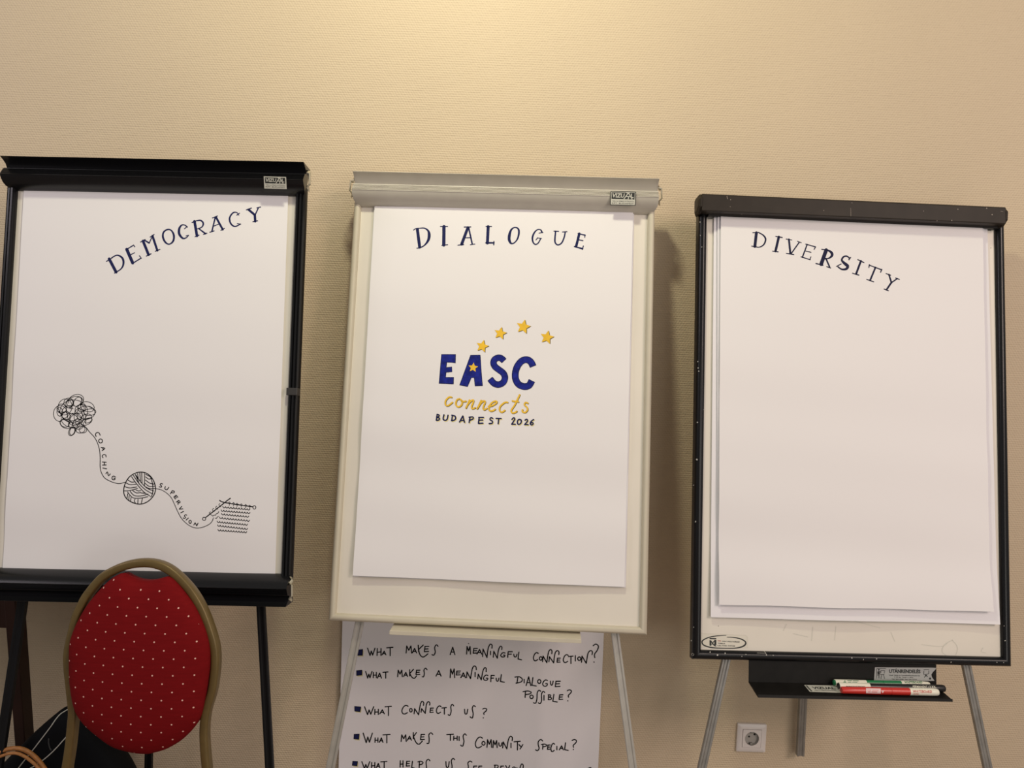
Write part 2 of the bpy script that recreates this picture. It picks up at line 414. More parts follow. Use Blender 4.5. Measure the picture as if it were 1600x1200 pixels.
# ------------------------------------------------------------------ paper
def disp(u, v, seed, amp):
    a = math.sin(v*21 + seed) * 0.5 + math.sin(v*37 + u*3 + seed*2.3)*0.35 + math.sin(u*11 + v*6 + seed*1.7)*0.3
    return amp * a * (0.15 + 0.85*min(1, max(0, 0.42 - v)/0.75)**1.5)
def sheet(k, parent, name, corners, n0, thick, m, seed=0.0, amp=0.0010, lift=0.0, edge=0.0):
    """gently wavy sheet on board k; corners TL TR BR BL in photo pixels"""
    M = B[k][0]; c = [Vector((*loc(k, *p, n0), 0)) for p in corners]
    NX, NY = 44, 66; fr = []; bk = []
    vb = (c[2].y + c[3].y)/2
    for j in range(NY+1):
        t = j/NY
        for i in range(NX+1):
            s = i/NX
            p = (c[0]*(1-s)+c[1]*s)*(1-t) + (c[3]*(1-s)+c[2]*s)*t
            n = n0 + thick + max(0.0002, disp(p.x, p.y, seed, amp) + amp*1.2) + lift*max(0, (t-.75)/.25)**2 * (1 + .35*math.sin(s*9+seed))
            if edge and j == NY: p = p + Vector((0, edge*math.sin(s*17+seed), 0))
            fr.append(L3(p.x, p.y, n)); bk.append(L3(p.x, p.y, n - thick - 0.0002))
    mb = MB(); o = len(fr); W1 = NX+1
    mb.v = fr + bk
    for j in range(NY):
        for i in range(NX):
            a = j*W1+i; q = [a, a+W1, a+W1+1, a+1]
            mb.f.append(q); mb.f.append([x+o for x in reversed(q)])
    for i in range(NX):
        mb.f.append([i, i+1, i+1+o, i+o]); a = NY*W1+i; mb.f.append([a+1, a, a+o, a+1+o])
    for j in range(NY):
        a = j*W1; mb.f.append([a+W1, a, a+o, a+W1+o]); a = j*W1+NX; mb.f.append([a, a+W1, a+W1+o, a+o])
    mb.m = [0]*len(mb.f)
    ob = mb.build(name, m, parent, M, smooth=True, auto=50)
    bv = bvh_of(mb, M)
    return ob, (lambda eps: mapper(bv, eps))

# ================================================================== FLIPCHART with DEMOCRACY (black, left)
M1, W1_, H1_ = B[1]
fc1 = thing('flipchart_easel', 'black flipchart easel on the left, behind the red banquet chair', 'flipchart', (M1.translation.x, -0.36, 0), R(-0.26), 'flipchart easels along the wall')
panel(1, fc1); fr1, fr1mb = rails(1, fc1, BLACKP, 0.0235, 0.014, 0.016, bottom=False, grooves=True)
uL, vb = loc(1, 8, 292, .02); uR, _ = loc(1, 476, 280, .03); _, vt = loc(1, 240, 249, .04); _, v0 = loc(1, 240, 301.5, .006)
hd1, hd1mb = header(1, fc1, 'header_rail', BLACKP, uL, uR, v0, vt - v0, 0.012)
bv = header_envelope(1, uL, uR, v0, vt - v0)
maker_sticker(hd1, lambda e: mapper(bv, e), (412, 275.5), (447, 276.5), (448, 295.5), (413, 294.5), False)
end_clip(1, hd1, uR + .001, (vt+v0)/2, 1)
uTL = uL; uTR, _ = loc(1, 450, 920, .03); _, vT0 = loc(1, 220, 892.5, .008); _, vT1 = loc(1, 220, 943, .04)
tr1, tr1mb = header(1, fc1, 'pen_tray', BLACKP, uTL, uTR, vT0, vT0 - vT1, 0.008, flip=True)
end_clip(1, tr1, uTR - .002, (vT0+vT1)/2, 1)
leg_to_floor(1, fc1, (36, 938), (17, 1065), 13, BLACKM)
leg_to_floor(1, fc1, (408, 950), (421.5, 1200), 12, BLACKM)
bar(fc1, 'rear_leg', on_y(249, 310, -0.165), on_y(227, 1480, -0.05), 0.019, 0.012, BLACKM)
tb = MB(); uA, vA = loc(1, 458, 606, .015); _, vB = loc(1, 457, 617.5, .015)
tb.box((W1_/2-.001, -.0152, vB), (W1_/2+.0245, .012, vA))
tb.build('tape_band', mat('cloudy_clear_tape', (0.045, 0.042, 0.040), 0.3), fr1, M1, bevel=0.001)

pad1 = thing('flipchart_pad', 'white paper sheet headed DEMOCRACY with a black yarn drawing', 'paper sheet', (M1 @ L3(0, -H1_/2, 0.01)), R(-0.26), 'lettered sheets on the flipcharts')
sh1, map1 = sheet(1, pad1, 'sheet', [(38.5, 296), (451, 300), (430.5, 896), (5, 889)], 0.001, 0.0006, PAPER, 0.6, 0.0018)

# ================================================================== FLIPCHART with DIALOGUE (grey, middle)
M2, W2_, H2_ = B[2]
fc2 = thing('flipchart_easel', 'cream and grey flipchart easel in the middle, holding the DIALOGUE sheet', 'flipchart', (M2.translation.x, -0.30, 0), R(-2.09), 'flipchart easels along the wall')
panel(2, fc2); fr2, fr2mb = rails(2, fc2, CREAM, 0.0175, 0.013, 0.016)
uL, _ = loc(2, 552, 290, .03); uR, _ = loc(2, 1028.5, 305, .03); _, vt = loc(2, 790, 273.5, .042); _, v0 = loc(2, 790, 328.8, .006)
hd2, hd2mb = header(2, fc2, 'header_rail', GREYH, uL, uR, v0, vt - v0, 0.019)
bv2 = header_envelope(2, uL, uR, v0, vt - v0)
maker_sticker(hd2, lambda e: mapper(bv2, e), (954, 298.5), (994, 299.5), (993, 321.5), (953, 320.5), True)
end_clip(2, hd2, uL, (vt+v0)/2 + .008, -1); end_clip(2, hd2, uR, (vt+v0)/2 + .008, 1)
leg_to_floor(2, fc2, (562, 972), (516, 1200), 13, mat('pale_grey_steel', (0.46, 0.44, 0.40), 0.4, metal=0.3, var=(30, .06)))
leg_to_floor(2, fc2, (961, 990), (989, 1200), 12, MATS['pale_grey_steel'])
# pen tray: shelf sticking out under the frame
vt2 = loc(2, 760, 984.5, 0.012)[1]
tL = loc(2, 614, 974, .004)[0]; tR = loc(2, 907, 988, .004)[0]
t2 = MB()
TL2 = .13
prof = [(n, v - TL2*n) for n, v in [(-.014, .030), (-.014, -.004), (.046, -.0075), (.046, .0015), (.0435, .0015), (.0435, 0), (-.010, 0), (-.010, .030)]]
t2.loft([[L3(u, vt2 + v, n) for n, v in prof] for u in (tL, tR)])
t2.build('pen_tray', CREAM, fc2, M2, bevel=0.0008)
pad2 = thing('flipchart_pad', 'white paper sheet headed DIALOGUE with yellow stars and blue letters EASC', 'paper sheet', (M2 @ L3(0, -H2_/2 + .1, 0.01)), R(-2.09), 'lettered sheets on the flipcharts')
ush2, _ = sheet(2, pad2, 'under_sheets', [(585, 323), (990.5, 332), (977.5, 917.5), (553.5, 900)], 0.001, 0.0030, PAPER2, 2.0, 0.0004)
sh2, map2 = sheet(2, pad2, 'sheet', [(586, 323), (989, 331), (975.5, 916.5), (552.5, 898.5)], 0.005, 0.0004, PAPER, 2.0, 0.0032, lift=0.004)

# ================================================================== FLIPCHART with DIVERSITY (brown and black, right)
M3, W3_, H3_ = B[3]
fc3 = thing('flipchart_easel', 'chipped brown and black flipchart easel on the right, holding the DIVERSITY sheets', 'flipchart', (M3.translation.x, -0.28, 0), R(2.01), 'flipchart easels along the wall')
panel(3, fc3); fr3, fr3mb = rails(3, fc3, BLACKP, 0.0215, 0.014, 0.016)
uL, _ = loc(3, 1097, 317, .045); uR, _ = loc(3, 1572, 336, .045); _, vt = loc(3, 1330, 312.5, .045); _, v0 = loc(3, 1330, 340.5, .045)
hb = MB()
pr = [(v0+.004, -.016), (v0+.002, .043), (v0+.003, .045), (vt-.003, .046), (vt, .043), (vt+.002, -.016)]
hb.loft([[L3(u, v, n) for v, n in pr] for u in (uL, uR)])
hd3 = hb.build('header_rail', BROWN, fc3, M3, bevel=0.0015)
cb = MB(); vC = loc(3, 1330, 347.0, .016)[1]
cb.loft([[L3(u, v, n) for v, n in [(vC, .002), (vC, .015), (vC+.004, .018), (v0+.006, .018), (v0+.006, -.01), (vC, -.01)]] for u in (-W3_/2, W3_/2)])
cb.build('clamp_bar', mat('black_plastic', (0.012, 0.012, 0.013), 0.4), hd3, M3, bevel=0.001)
for s, u in ((-1, uL), (1, uR)):
    c = MB(); hh = vt - v0
    q = [(v0-.001, .0), (v0-.001, .030), (v0+.012, .046), (vt-.012, .048), (vt+.001, .036), (vt+.001, .0)]
    ins = [(v0+.008, .004), (v0+.008, .026), (v0+.016, .036), (vt-.016, .036), (vt-.008, .028), (vt-.008, .004)]
    c.loft([[L3(u - s*.002, v, n) for v, n in q], [L3(u + s*.004, v, n) for v, n in q], [L3(u + s*.008, v, n) for v, n in ins]])
    c.build('end_cap', BROWN, hd3, M3, bevel=0.002)
for px, py in ((1173.5, 341), (1192.5, 342), (1237, 343.5), (1424, 351), (1469, 353), (1491, 354)):
    u, v = loc(3, px, py - 2, .014); kb = MB()
    kb.loft([[L3(u + .006*math.cos(a)*f, v + .0075*math.sin(a)*f, n) for a in [2*math.pi*i/16 for i in range(16)]] for f, n in ((1, .0), (1, .011), (.8, .0135))])
    kb.build('clamp_knob', MATS['black_plastic'], hd3, M3, smooth=True, auto=40)
leg_to_floor(3, fc3, (1134.5, 1030), (1096.5, 1200), 12.5, STEEL)
leg_to_floor(3, fc3, (1509, 1037), (1543, 1200), 12.5, STEEL)
bar(fc3, 'rear_leg', on_y(1293, 352, -0.105), on_y(1249.8, 1180, -0.024), 0.0205, 0.014, STEEL, foot=False)
# pen tray of folded black sheet
vtop = loc(3, 1320, 1033, 0)[1]; vfl = loc(3, 1320, 1069, .001)[1]
a0 = loc(3, 1170, 1050, 0)[0]; a1 = loc(3, 1463, 1050, 0)[0]
dpt = 0.060
tp = MB(); th = .0016
TL3 = .19
prof = [(-th, vtop+.004), (0, vtop+.004), (0, vfl), (dpt, vfl-TL3*dpt), (dpt+.004, vfl-TL3*dpt+.002), (dpt+.005, vfl-TL3*dpt-.0045), (dpt, vfl-TL3*dpt-.0045), (-th, vfl-th)]
tp.loft([[L3(u, v, n) for n, v in prof] for u in (a0, a1)])
TRAYM = mat('black_folded_sheet_metal', (0.009, 0.008, 0.007), 0.5, var=(40, .2), spec=0.2)
tr3 = tp.build('pen_tray', TRAYM, fc3, M3)
tbv = bvh_of(tp, M3); tmap = lambda e: mapper(tbv, e)
# order sticker on the tray's back
s = DMB(); f0, f1 = tmap(.0004), tmap(.0008)
poly(s, f0, [(1366.5,1042.5),(1464,1042.5),(1457,1047),(1455,1054),(1457,1061),(1461,1064.5),(1365.5,1062.5)], 0) if False else None
gridquad(s, f0, (1367,1042.5), (1455,1043.2), (1455,1064), (1365.5,1063.3), 6, 2, 0)
poly(s, f0, [(1455,1043.2),(1462.5,1043.6),(1461.5,1046),(1457.5,1050),(1455,1054)], 0)
poly(s, f0, [(1455,1054),(1456,1058),(1460,1063.8),(1455,1064)], 0)
text(s, f1, 'UTÁNRENDELÉS', (1389,1044.2), (1438,1045), (1438,1052), (1389,1051.4), 1, bold=.035)
text(s, f1, 'Vizuál Táblák és Szemléltetőeszközök Kft.', (1388.5,1053.8), (1437.5,1054.6), (1437.5,1056.4), (1388.5,1055.6), 1, bold=.01)
text(s, f1, '1148 Bp. Vezér u. 45/a.', (1397,1057), (1427,1057.6), (1427,1059.4), (1397,1058.9), 1, bold=.01)
text(s, f1, 'Tel: 363-2208  Fax: 221-2714', (1393,1060), (1432,1060.6), (1432,1062.2), (1393,1061.7), 1, bold=.01)
for pts in ([(1369.5,1044.5),(1369,1060)], [(1369.5,1044.5),(1384,1044.5)], [(1371,1049),(1371.5,1056)], [(1373,1046),(1372.6,1051),(1372,1060)], [(1374,1051),(1374.5,1060)], [(1372.5,1049),(1377,1050)],
            [(1376,1047.5),(1382,1047.5)], [(1376,1047.5),(1375.5,1052)], [(1382,1047.5),(1381.5,1052)], [(1375,1053.5),(1381.5,1053.5)], [(1378,1053),(1376.5,1060.5)], [(1380,1053),(1382,1060.5)],
            [(1443,1046.5),(1451.5,1046)], [(1443.5,1048),(1443,1053.5)], [(1443,1053.8),(1451,1052.6)], [(1451,1047.5),(1451,1052.6)], [(1446.5,1054),(1444,1058.5)], [(1446.5,1054),(1449.5,1057.5)]):
    ribbon(s, f1, pts, 0.7, cap=False, mi=1)
dot(s, f1, 1373, 1046.3, 1.3, 1); dot(s, f1, 1372.8, 1051, 1.6, 1, ry=2.6); dot(s, f1, 1446.5, 1055.5, 1.3, 1); dot(s, f1, 1453, 1060, 1.7, 1)
s.build('order_sticker', [mat('sticker_grey_silver', (0.40, 0.40, 0.39), 0.4), STK_D], tr3, IDM)
s = DMB()
gridquad(s, f0, (1256.5,1070.5), (1318,1071.5), (1322,1083), (1265.5,1081.3), 4, 2, 0)
for a, b in (((1259,1071.5),(1267.5,1080.6)), ((1260.5,1071.5),(1269,1080.6))): ribbon(s, f1, [a, b], .7, cap=False, mi=1)
text(s, f1, 'VIZUAL', (1268,1073.5), (1303,1074), (1306,1077.5), (1271,1077), 1, bold=.03)
text(s, f1, 'TÁBLA és SZEMLÉLTETŐESZKÖZ', (1271,1078), (1306,1078.5), (1307,1080), (1273,1079.6), 1, bold=.01)
s.build('maker_sticker', [STK_L, STK_D], tr3, IDM)
# inventory sticker on the board's lower left corner
pb = MB(); pb.add([L3(-W3_/2, -H3_/2, 0), L3(W3_/2, -H3_/2, 0), L3(W3_/2, H3_/2, 0), L3(-W3_/2, H3_/2, 0)], [(0,1,2,3)])
pbv = bvh_of(pb, M3); pm3 = lambda e: mapper(pbv, e)
s = DMB(); X8 = lambda pts: X(1060, 957.6, 10, pts)
f0, f1, f2 = pm3(.0004), pm3(.0007), pm3(.001)
q = X8([(352,320),(1050,352),(1075,375),(1078,548),(345,536)]); poly(s, f0, q, 0)
ribbon(s, f1, X8([(352,318),(1050,350),(1078,380),(1080,545)]), .35, smooth=False, mi=2)
ov = [(700+342*math.cos(a), 447+100*math.sin(a)+ (0.02*342*math.cos(a))) for a in [2*math.pi*i/40 for i in range(40)]]
dd = [p for p in ov]
ribbon(s, f1, X8([(742,350,10),(640,355,14),(500,375,16),(400,415,18),(368,455,20),(400,505,20),(520,540,18),(700,552,14),(880,550,16),(1000,525,22),(1048,485,24),(1040,445,20),(970,405,18),(860,383,14),(760,378,10)]), mi=1, step=1)
for b in ((485,390,590,410),(485,425,512,510),(560,420,592,500)): gridquad(s, f1, *X8([(b[0],b[1]),(b[2],b[1]+3),(b[2],b[3]+3),(b[0],b[3])]), 1, 1, 1)
ribbon(s, f2, X8([(505,440,22),(530,470,14),(560,505,18),(585,515,12)]), mi=1, step=1); ribbon(s, f2, X8([(555,440,12),(520,490,12)]), mi=1)
text(s, f1, 'ORSZ.', *X8([(612,425),(668,427),(668,447),(612,445)]), 3, bold=.02)
text(s, f1, 'SZENT LÁSZLÓ KÓRHÁZ', *X8([(682,432),(958,440),(956,464),(682,448)]), 1, bold=.03)
text(s, f1, 'TÁBLA', *X8([(612,462),(730,466),(730,486),(612,482)]), 1, bold=.03)
text(s, f1, 'LELTÁRI SZÁM', *X8([(612,495),(882,503),(882,525),(612,518)]), 1, bold=.012)
s.build('inventory_sticker', [mat('sticker_cream_clear', (0.74, 0.70, 0.60), 0.4), STK_D, SMUDGE, STK_R], fc3, IDM)
# paint chips on the old frame
fbv = bvh_of(fr3mb, M3); hbv = bvh_of(hb, M3); fm = mapper(fbv, .0004); hm = mapper(hbv, .0004)
s = DMB()
for x, y, r in ((1082.5,1022.5,2.2),(1109.5,1019,.9),(1121,1023.5,1.2),(1133,1020.8,1.2),(1159,1025.5,.9),(1165.5,1022.5,.9),(1197.5,1023.5,.8),(1208,1024,.8),(1331,1028,.9),(1369.5,1029.5,.8),(1349,1030.5,.6),(1486,1034.5,.7),(1557.5,1034.8,.8),(1568,1035.2,.6),
                (1569,978,.8),(1570.5,1001,.9),(1094,347,.8),(1094.5,368,.7),(1096.5,386,.6),(1090.5,565,.9),(1091,575,1.0),(1092,580,.8),(1089.8,660,1.2),(1089,718,1.3),(1084,758,.8),(1087,815,.9),(1084,980,.8),(1080.5,1001,1.3),(1099,640,.6)):
    dot(s, fm, x, y, r, 0, 8, ry=r*random.uniform(.6,1.6), rot=random.uniform(0,3))
ribbon(s, fm, [(1193,1015.8),(1197.5,1022.5)], .6); ribbon(s, fm, [(1183,1020.3),(1196,1020.8)], .4)
s.build('paint_chips', CHIP, fr3, IDM)
s = DMB()
for x, y, r in ((1141.5,312,.7),(1141,323,.5),(1464,345,.8),(1541.5,325.5,1.0),(1550,335.5,.9),(1496.5,327,.8),(1487,344.5,.8),(1331,317,.6),(1441,317.5,.6),(1287,329,.6),(1159,334.5,.6),(1443,330,.6),(1401,316,.9)):
    dot(s, hm, x, y, r, 0, 8)
ribbon(s, hm, [(1135.5,304),(1136.5,311)], .7); ribbon(s, hm, [(1563.5,330.2),(1567,330.6)], .5); ribbon(s, hm, [(1329,325),(1329.5,338)], .4)
s.build('paint_chips', mat('scuffed_brown', (0.30, 0.25, 0.21), .6), hd3, IDM)
# slots at the top corners and faint smudges on the white panel
s = DMB()
ribbon(s, f1, [(1105.5,342),(1113,341.8)], 1.1, mi=1); ribbon(s, f1, [(1543,359.3),(1548,359.6)], 1.8, mi=1); dot(s, f1, 1548,387.5,.6,1); dot(s, f1, 1122.5, 978, .6, 1)
ribbon(s, f0, [(1488,1000,1),(1475,1008,1.2),(1473,1020,1),(1490,1026,.8),(1496,1012,1.1),(1488,1000,1)], mi=0)
for pts in ([(1440,1007),(1470,1010),(1480,1005)],[(1536,1012),(1533,1018),(1540,1020)],[(1229,975),(1224,985)],[(1270,980),(1268,1001)],[(1333,970),(1375,981)],[(1306,979),(1304,1000)],[(1392,988),(1398,1002)],[(1240,990),(1262,995)]):
    ribbon(s, f0, pts, .9, mi=0)
s.build('smudges', [SMUDGE, STK_D], fc3, IDM)

pad3 = thing('flipchart_pad', 'white paper sheets headed DIVERSITY, front sheet set over larger ones', 'paper sheets', (M3 @ L3(0, -H3_/2 + .1, 0.01)), R(2.01), 'lettered sheets on the flipcharts')
sheet(3, pad3, 'under_sheets', [(1115, 335), (1541, 351), (1557.5, 974), (1109, 963)], 0.001, 0.0038, PAPER2, 4.0, 0.0005, lift=0.007)
sheet(3, pad3, 'middle_sheet', [(1121, 335), (1537, 351), (1547.5, 955), (1120.5, 945)], 0.0080, 0.0010, PAPER2, 4.0, 0.0005, lift=0.005, edge=.0012)
sh3, map3 = sheet(3, pad3, 'sheet', [(1125.5, 335), (1533.5, 351), (1546, 954), (1121.5, 943)], 0.0098, 0.0004, PAPER, 4.0, 0.0034, lift=0.007, edge=.0006)

# ================================================================== handwriting on the charts
def strokes(mb, fn, ox, oy, s, items, mi=0, smooth=True):
    for it in items: ribbon(mb, fn, X(ox, oy, s, it), smooth=smooth, step=2, mi=mi)
def lines(mb, fn, ox, oy, s, w, items, mi=0, smooth=True):
    for it in items: ribbon(mb, fn, X(ox, oy, s, [(p[0], p[1], w) for p in it]), smooth=smooth, step=2, mi=mi)
def loop(mb, fn, ox, oy, s, pts, mi=0): ribbon(mb, fn, X(ox, oy, s, pts), closed=True, step=2, mi=mi)
E1 = 0.00030
h = DMB(); f = map1(E1)
strokes(h, f, 150, 310, 5.714, [
 [(118,540,26),(180,658,26)], [(95,562,9),(150,527,9)], [(140,530,10),(190,507,12),(235,532,18),(246,580,18),(225,628,12),(165,668,8)],
 [(275,455,28),(328,576,28)], [(270,458,10),(335,418,10)], [(335,416,8),(347,432,8)], [(300,508,8),(345,485,8)], [(328,580,10),(400,535,10)], [(388,512,8),(405,535,9)],
 [(420,380,24),(470,503,24)], [(398,390,9),(440,368,9)], [(450,515,9),(492,495,9)], [(430,372,12),(475,398,14)], [(475,400,10),(505,335,8)], [(505,335,20),(548,465,20)], [(485,345,9),(520,322,9)], [(530,472,9),(572,455,9)],
 [(815,258,9),(797,240,10),(767,238,12),(744,270,20),(744,318,22),(775,356,16),(805,352,10),(825,332,8)], [(790,272,8),(815,250,8)], [(805,335,8),(828,330,8)],
 [(880,205,24),(902,335,24)], [(858,215,9),(902,198,9)], [(885,342,9),(920,328,9)], [(895,200,9),(935,197,13),(958,222,15),(945,256,11),(900,274,8)], [(915,268,10),(978,315,15)], [(960,322,9),(990,310,9)],
 [(1065,170,13),(1035,295,13)], [(1017,302,9),(1055,290,9)], [(1040,175,9),(1085,157,9)], [(1072,168,18),(1132,278,18)], [(1115,285,9),(1147,268,9)], [(1045,250,8),(1100,228,8)],
 [(1275,150,8),(1258,127,9),(1225,128,12),(1194,172,15),(1202,222,15),(1235,250,12),(1272,240,10),(1290,228,8)], [(1257,150,8),(1282,132,8)], [(1262,226,8),(1292,230,8)],
 [(1362,100,20),(1418,148,21)], [(1343,103,10),(1388,87,10)], [(1450,85,11),(1420,150,11)], [(1437,85,9),(1470,77,9)], [(1418,145,22),(1422,205,22)], [(1402,208,10),(1442,200,10)]])
loop(h, f, 150, 310, 5.714, [(638,278,13),(672,286,13),(695,328,18),(690,380,17),(655,409,12),(620,392,16),(598,345,18),(604,302,15)])
h.build('heading', NAVY, sh1, IDM)

d = DMB(); f = map1(E1)
def ell(cx, cy, rx, ry, rot=0, a0=0.0, turn=2.15, n=22):
    c, s_ = math.cos(R(rot)), math.sin(R(rot)); out = []
    for i in range(n+1):
        a = a0 + turn*math.pi*i/n; g = 1 + .05*math.sin(a*1.3 + cx)
        x, y = rx*g*math.cos(a), ry*g*math.sin(a); out.append((cx + x*c - y*s_, cy + x*s_ + y*c))
    return out
sc_ = [ell(395,235,38,44), ell(378,238,62,60,0,1), ell(492,222,66,42,-58,.5), ell(455,232,112,72,-20,2,1.7), ell(470,200,95,70,-18,3,1.4), ell(275,365,84,100,0,1.6,1.5), ell(290,310,60,58,0,0), ell(335,290,88,98,10,2),
       ell(268,345,34,56,0,1), ell(540,300,48,48,0,2), ell(518,312,62,50,-40,1), ell(610,285,88,62,20,3), ell(640,352,76,42,-8,4), ell(598,360,108,82,0,5), ell(602,408,60,34,-10,2), ell(605,472,78,36,-28,1), ell(622,458,48,26,-25,3),
       ell(328,492,58,44,20,0), ell(345,495,80,58,20,3), ell(450,505,72,48,0,1), ell(500,500,70,62,30,4), ell(420,590,38,58,25,0), ell(424,590,30,50,20,2), ell(558,570,46,40,0,1), ell(530,570,58,42,-10,3),
       ell(430,412,62,48,0,5), ell(468,432,72,66,0,2), ell(345,395,48,54,0,1), ell(328,388,36,40,0,3), ell(425,375,130,108,10,0), ell(450,335,170,140,0,2,1.6), ell(480,440,100,66,-35,1), ell(400,450,120,84,20,4,1.7), ell(520,420,70,120,-10,2,1.6)]
lines(d, f, 60, 600, 8, 7.5, sc_)
lines(d, f, 60, 600, 8, 9, [[(530,490),(600,548),(640,600),(700,665),(740,740),(765,830),(772,930),(772,1030),(785,1100),(820,1165),(865,1200)]])
G_ = (140, 670, 8)
lines(d, f, *G_, 9, [[(222,637),(290,668),(370,685),(440,668)]])
loop(d, f, *G_, [(x, y, 12) for x, y in [(635,541),(720,560),(790,630),(824,730),(808,820),(740,900),(650,940),(560,930),(470,880),(428,800),(440,700),(490,610),(560,560)]])
lines(d, f, *G_, 10, [[(525,598),(590,690),(680,790),(755,840)], [(548,582),(620,685),(700,762),(785,812)], [(575,572),(640,665),(720,742),(800,776)], [(600,560),(608,620)], [(628,550),(636,650)], [(652,546),(656,682)],
   [(688,560),(686,712)], [(572,572),(600,632),(620,690)], [(482,640),(520,664),(556,664)], [(460,678),(510,698),(578,692)], [(440,722),(500,738),(590,726)], [(433,775),(500,772),(600,745)],
   [(700,600),(740,628),(775,620)], [(700,640),(750,678),(805,690)], [(695,682),(750,720),(818,716)], [(690,720),(750,746),(820,746)], [(762,600),(790,700),(788,810),(765,850)], [(705,570),(760,600)],
   [(540,772),(585,800),(640,796)], [(508,782),(560,834),(650,838),(730,815)], [(475,790),(540,860),(640,866),(728,848)], [(580,765),(610,776),(640,772)], [(640,800),(690,805)],
   [(478,812),(468,868)], [(495,838),(490,892)], [(518,860),(512,908)], [(568,880),(560,900),(572,928)], [(606,882),(602,935)], [(660,872),(648,932)]])
H_ = (230, 720, 8)
lines(d, f, *H_, 8, [[(108,348),(170,360),(240,400),(300,460),(340,540),(380,630),(430,720),(500,790),(570,830),(640,840),(710,825),(780,790),(815,750),(828,712)]])
lines(d, f, *H_, 13, [[(905,495),(955,518),(1130,548),(1322,575)], [(735,705),(960,530)], [(982,510),(1040,468)]])
loop(d, f, *H_, [(1340+19*math.cos(a), 582+21*math.sin(a), 9) for a in [math.pi*i/5 for i in range(10)]])
loop(d, f, *H_, [(712+20*math.cos(a), 725+20*math.sin(a), 9) for a in [math.pi*i/5 for i in range(10)]])
for x0, y0, x1, y1 in ((945,575,1285,606),(925,620,1285,650),(930,664,1270,696),(905,710,1280,747),(875,760,1255,796),(880,806,1255,850),(885,864,1245,890)):
    nsc = round((x1-x0)/33); pts = []
    for i in range(nsc*8+1):
        t = i/(nsc*8); pts.append((x0+(x1-x0)*t, y0+(y1-y0)*t + 17*abs(math.sin(math.pi*nsc*t))**.8 - 6))
    lines(d, f, *H_, 9, [pts])
for x in (1028,1080,1124,1178,1232,1282):
    y = 520 + (x-960)*.155; lines(d, f, *H_, 7, [[(x-12,y-2),(x-2,y-18),(x+10,y-4),(x,y+10),(x-2,y+28)]])
for x, y in ((788,655),(828,612),(868,585),(908,552)):
    lines(d, f, *H_, 7, [[(x+4,y-18),(x-12,y-6),(x-4,y+12),(x+14,y+20)]])
lines(d, f, *H_, 8, [[(808,678),(822,690),(840,676),(852,682),(868,658),(880,660),(895,636)], [(850,715),(866,722),(875,704),(892,694)]])
w = 11
lines(d, f, 60, 600, 8, w, [[(772,640),(760,612),(732,606),(714,628),(722,655)], [(785,795),(832,803),(797,833)], [(803,798),(813,820)], [(847,912),(842,888),(815,882),(798,900),(808,920)], [(800,975),(848,978)], [(802,1014),(848,1012)], [(825,977),(826,1013)], [(806,1050),(853,1060)]])
loop(d, f, 60, 600, 8, [(778+24*math.cos(a), 712+25*math.sin(a), w) for a in [math.pi*i/5 for i in range(10)]])
lines(d, f, *G_, w, [[(205,562),(223,538),(237,588),(258,564)], [(325,604),(302,590),(281,605),(285,632),(308,638),(322,622),(304,616)]], smooth=True)
lines(d, f, *H_, w, [[(193,290),(175,283),(160,298),(178,312),(180,328),(150,325)], [(228,322),(220,345),(238,362),(256,352),(270,332)], [(315,372),(290,412)], [(315,372),(340,382),(335,400),(305,398)],
   [(362,430),(334,452)], [(362,430),(384,456)], [(348,441),(366,463)], [(334,452),(354,477)], [(393,495),(365,516)], [(393,495),(412,512),(402,528),(380,508)], [(386,516),(386,545)], [(420,650),(455,632)],
   [(495,680),(480,672),(465,690),(480,705),(465,722),(452,712)], [(487,740),(515,715)]])
lines(d, f, *H_, w, [[(432,570),(402,604),(446,600)], [(583,800),(600,775),(620,812),(635,780)]], smooth=False)
loop(d, f, *H_, [(537+15*math.cos(a), 762+19*math.sin(a), w) for a in [math.pi*i/5 for i in range(10)]])
d.build('yarn_drawing', INK, sh1, IDM)

h = DMB(); f = map2(E1)
strokes(h, f, 640, 345, 10.667, [
 [(130,145,50),(168,440,50)], [(65,155,14),(105,130,16),(150,124,16)], [(140,128,16),(240,122,20),(308,165,32),(327,240,50),(310,325,42),(255,402,24),(180,448,18),(120,458,14)],
 [(573,97,55),(570,405,55)], [(515,96,17),(632,95,17)], [(535,411,14),(635,400,15)],
 [(972,112,46),(868,390,50)], [(805,408,16),(900,398,17)], [(912,105,19),(1020,103,19)], [(985,115,26),(1045,390,26)], [(1012,400,14),(1088,388,14)], [(920,285,16),(1010,282,16)],
 [(1310,97,50),(1297,372,50)], [(1275,96,19),(1365,95,19)], [(1275,368,28),(1405,368,28)], [(1406,344,18),(1403,402,18)]])
loop(h, f, 780, 345, 10.667, [(262,110,18),(318,135,28),(328,205,32),(305,300,26),(255,365,20),(200,378,30),(168,320,46),(172,230,46),(205,145,30)])
strokes(h, f, 780, 345, 10.667, [
 [(710,175,16),(690,150,16),(640,147,18),(588,195,26),(555,275,30),(562,350,26),(600,394,22),(650,372,20),(690,300,20)], [(612,320,14),(640,288,15)], [(635,285,15),(705,295,15)], [(665,205,14),(730,196,14)], [(698,158,24),(715,195,26)],
 [(940,175,24),(930,280,26),(932,360,26),(975,403,22),(1040,370,24),(1085,270,24),(1100,185,22)], [(912,172,16),(990,176,16)], [(1055,187,16),(1130,181,16)],
 [(1335,215,42),(1282,430,42)], [(1315,215,20),(1432,240,22)], [(1430,238,16),(1425,275,16)], [(1310,315,18),(1395,331,18)], [(1252,430,20),(1390,466,28)], [(1402,420,16),(1386,478,18)]])
h.build('heading', NAVY, sh2, IDM)

